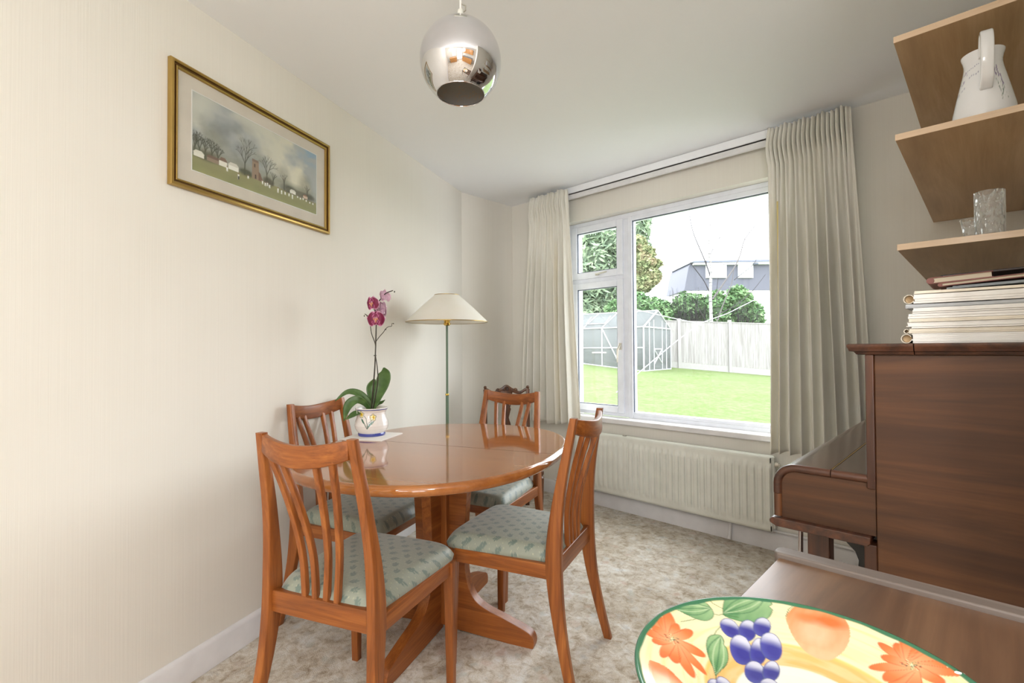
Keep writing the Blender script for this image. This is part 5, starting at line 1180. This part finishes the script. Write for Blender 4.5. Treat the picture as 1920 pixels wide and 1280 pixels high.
for px, py, dx, dz in ((1110, 480, 1.0, .9), (1085, 440, 1.0, .8), (1150, 450, .9, .8), (1190, 430, .7, .7), (1175, 500, .9, .8), (1120, 530, 1.2, 1.0), (1060, 520, 1.2, 1.2), (1205, 405, .35, .25), (1195, 470, .6, .9), (1080, 590, 1.2, 1.0), (1150, 580, 1.0, .8)):
    bl.append((at(px, py, 23), (dx*1.0, .9, dz*1.0)))
ct = foliage_obj('conifer_tree', 'large pale green conifer with drooping needles behind the greenhouse', 'tree', bl, .20, 'fol_con', 1, 9000, squash=.22, droop=.5)
b = MB(); p = at(1120, 600, 23)-Vector(bl[0][0]); b.tube([p-Vector((0, 0, 2)), p, p+Vector((0, 0, 3))], [.2, .18, .08], 8); b.build('trunk', 'twig', ct)
bl = [(at(px, py, 21.5), (rx, .55, rz)) for px, py, rx, rz in ((1212, 490, .42, .5), (1222, 515, .4, .4), (1205, 525, .5, .5), (1215, 470, .28, .25), (1200, 455, .25, .4), (1228, 490, .25, .2))]
foliage_obj('rusty_leaved_tree', 'small tree with rusty tinged leaves beside the window bar', 'tree', bl, .10, 'fol_rust', 2, 4200, core='fol_rust')
bl = [(at(px, py, 21), (rx, .6, rz)) for px, py, rx, rz in ((1190, 575, .6, .75), (1220, 580, .6, .6), (1245, 585, .45, .55), (1160, 585, .6, .6))]
foliage_obj('round_shrub', 'bright green shrub behind the greenhouse ridge', 'shrub', bl, .09, 'fol_hedge', 3, 4500)
bl = [(at(px, py, 22), (rx, .6, rz)) for px, py, rx, rz in ((1285, 585, .6, .95), (1310, 585, .6, .85), (1345, 580, .6, .9), (1385, 575, .65, 1.0), (1410, 590, .5, .7), (1360, 610, .7, .6), (1262, 600, .4, .5))]
foliage_obj('evergreen_hedge', 'broad evergreen hedge behind the fence and birch tree', 'hedge', bl, .10, 'fol_hedge', 4, 9000)
def twigs(name, label, x0, x1, y0, y1, dep, n, seed):
    rs = random.Random(seed); root = wd(0, dep, 0); b = MB()
    for k in range(n):
        px = rs.uniform(x0, x1); py = rs.uniform(y0, y1); a = at(px, 615, dep); h = at(px+rs.uniform(-6, 6), py, dep-rs.uniform(0, .4)); m_ = (a+h)/2+Vector((rs.uniform(-.1, .1),)*3); b.tube([a, m_, h], [.010, .008, .003], 4)
    o = b.build(name, 'twig'); tag(o, label, 'shrub', kind='stuff')
twigs('dry_twigs', 'dry grey twigs and climber stems tangled over the hedge', 1255, 1330, 535, 590, 20.9, 130, 6)
twigs('dead_stems', 'pale dead stems right of the birch over the hedge', 1375, 1425, 560, 600, 20.9, 60, 7)
# birch
BD = 20.2; bt = empty('birch_tree', at(1335, 600, BD), label='bare white barked birch tree rising above the fence', cat='tree'); bo = bt.location
def bp(pts, r0, r1, name='branch', mat='twig', sg=7):
    K = [(i/(len(pts)-1), *(at(x, y, BD)+Vector((0, 0, 0))-bo)) for i, (x, y) in enumerate(pts)]; b = MB(); N_ = 24; b.tube([Vector(interp(k/N_, K)) for k in range(N_+1)], [r0+(r1-r0)*k/N_ for k in range(N_+1)], sg); return b.build(name, mat, bt)
bp([(1335, 650), (1334, 600), (1333, 545), (1335, 500), (1331, 465), (1333, 430), (1336, 400), (1340, 350)], .085, .012, 'trunk', 'white_bark', 10)
bp([(1335, 552), (1334, 520), (1325, 490), (1315, 465), (1303, 435), (1297, 408), (1293, 375)], .030, .014, mat='twig')
bp([(1337, 558), (1350, 540), (1364, 520), (1378, 500), (1390, 475), (1397, 450), (1410, 430), (1425, 412), (1436, 390)], .036, .014, mat='branch_bark')
bp([(1345, 600), (1360, 560), (1373, 530), (1378, 500)], .026, .014, mat='branch_bark')
bp([(1333, 548), (1322, 525), (1310, 508), (1298, 492), (1290, 478), (1276, 465)], .022, .012)
bp([(1332, 478), (1340, 462), (1350, 445), (1362, 435)], .018, .012); bp([(1351, 444), (1353, 425), (1354, 405)], .014, .010); bp([(1366, 432), (1374, 420), (1380, 412)], .014, .010)
bp([(1335, 440), (1341, 415), (1347, 390)], .014, .010); bp([(1378, 522), (1400, 505), (1415, 492), (1425, 474)], .016, .010); bp([(1340, 590), (1380, 570), (1410, 545), (1437, 512)], .018, .010); bp([(1398, 448), (1400, 432), (1408, 420)], .013, .010)
bp([(1345, 570), (1345, 545), (1350, 510), (1360, 492)], .014, .010); bp([(1327, 492), (1322, 470), (1320, 450)], .013, .010); bp([(1325, 600), (1300, 560), (1280, 545), (1268, 560)], .014, .010)
# house behind the fence
HS = empty('neighbour_house', at(1370, 600, 34), label='neighbouring house with grey clad upper storey and white windows, beyond the hedge', cat='house'); ho = HS.location
def hp(px, py, dep=34): return at(px, py, dep)-ho
def slab(pts, d0, d1, name, mat, par=None):
    b = MB(); b.loft([[hp(x, y, d0) for x, y in pts], [hp(x, y, d0)+Vector((FW.x, FW.y, 0))*(d1-d0) for x, y in pts]]); return b.build(name, mat, par or HS)
slab([(1284, 542), (1293, 497), (1300, 488), (1520, 484), (1520, 541)], 34, 38, 'clad_storey', 'slate')
slab([(1297, 489), (1303, 486), (1530, 482), (1530, 486.5)], 33.6, 38.2, 'roof_edge', 'rubber')
slab([(1303, 490), (1530, 486.5), (1530, 491), (1303, 493)], 33.7, 34, 'fascia', 'render')
slab([(1290, 542), (1520, 541), (1520, 640), (1290, 640)], 34.1, 38, 'lower_wall', 'render')
for x0, x1, y0, y1 in ((1326, 1364, 493, 518), (1387, 1414, 492, 518), (1452, 1475, 490, 515)):
    w0 = slab([(x0, y1), (x0, y0), (x1, y0), (x1, y1)], 33.85, 34.05, 'window', 'render'); xm = (x0+x1)/2
    slab([(x0+2, y1-2), (x0+2, y0+2), (xm-1, y0+2), (xm-1, y1-2)], 33.80, 33.86, 'pane', 'house_glass', w0); slab([(xm+1, y1-2), (xm+1, y0+2), (x1-2, y0+2), (x1-2, y1-2)], 33.80, 33.86, 'pane', 'house_glass', w0)
b = MB(); b.lathe([(0, 0), (.16, 0), (.2, .1), (0, .14)], 16, tuple(hp(1419, 493, 33.6))); b.build('security_light', 'rubber', HS)
# rotary clothes line
rc = empty('rotary_clothes_line', at(1312, 604, 7.5), label='white arms of a folded out rotary clothes line above the lawn', cat='clothes line'); ro = rc.location
def rp_(px, py, d): return at(px, py, d)-ro
for pts in ([(1312, 604, 7.5), (1262, 594, 7.2), (1190, 577, 6.9)], [(1312, 604, 7.5), (1365, 585, 7.6), (1453, 541, 7.9)], [(1312, 604, 7.5), (1262, 642, 7.0), (1196, 697, 6.6)], [(1196, 697, 6.6), (1180, 712, 6.5), (1155, 733, 6.3)]):
    b = MB(); b.tube([rp_(*p) for p in pts], .0055, 6); b.build('arm', 'line', rc)
b = MB(); p0 = rp_(1312, 604, 7.5); b.lathe([(0, -.03), (.03, -.03), (.03, .03), (0, .03)], 12); b.build('hub', 'line', rc)
b = MB(); b.tube([(0, 0, 0), Vector(rp_(1155, 733, 6.3))], .003, 4);
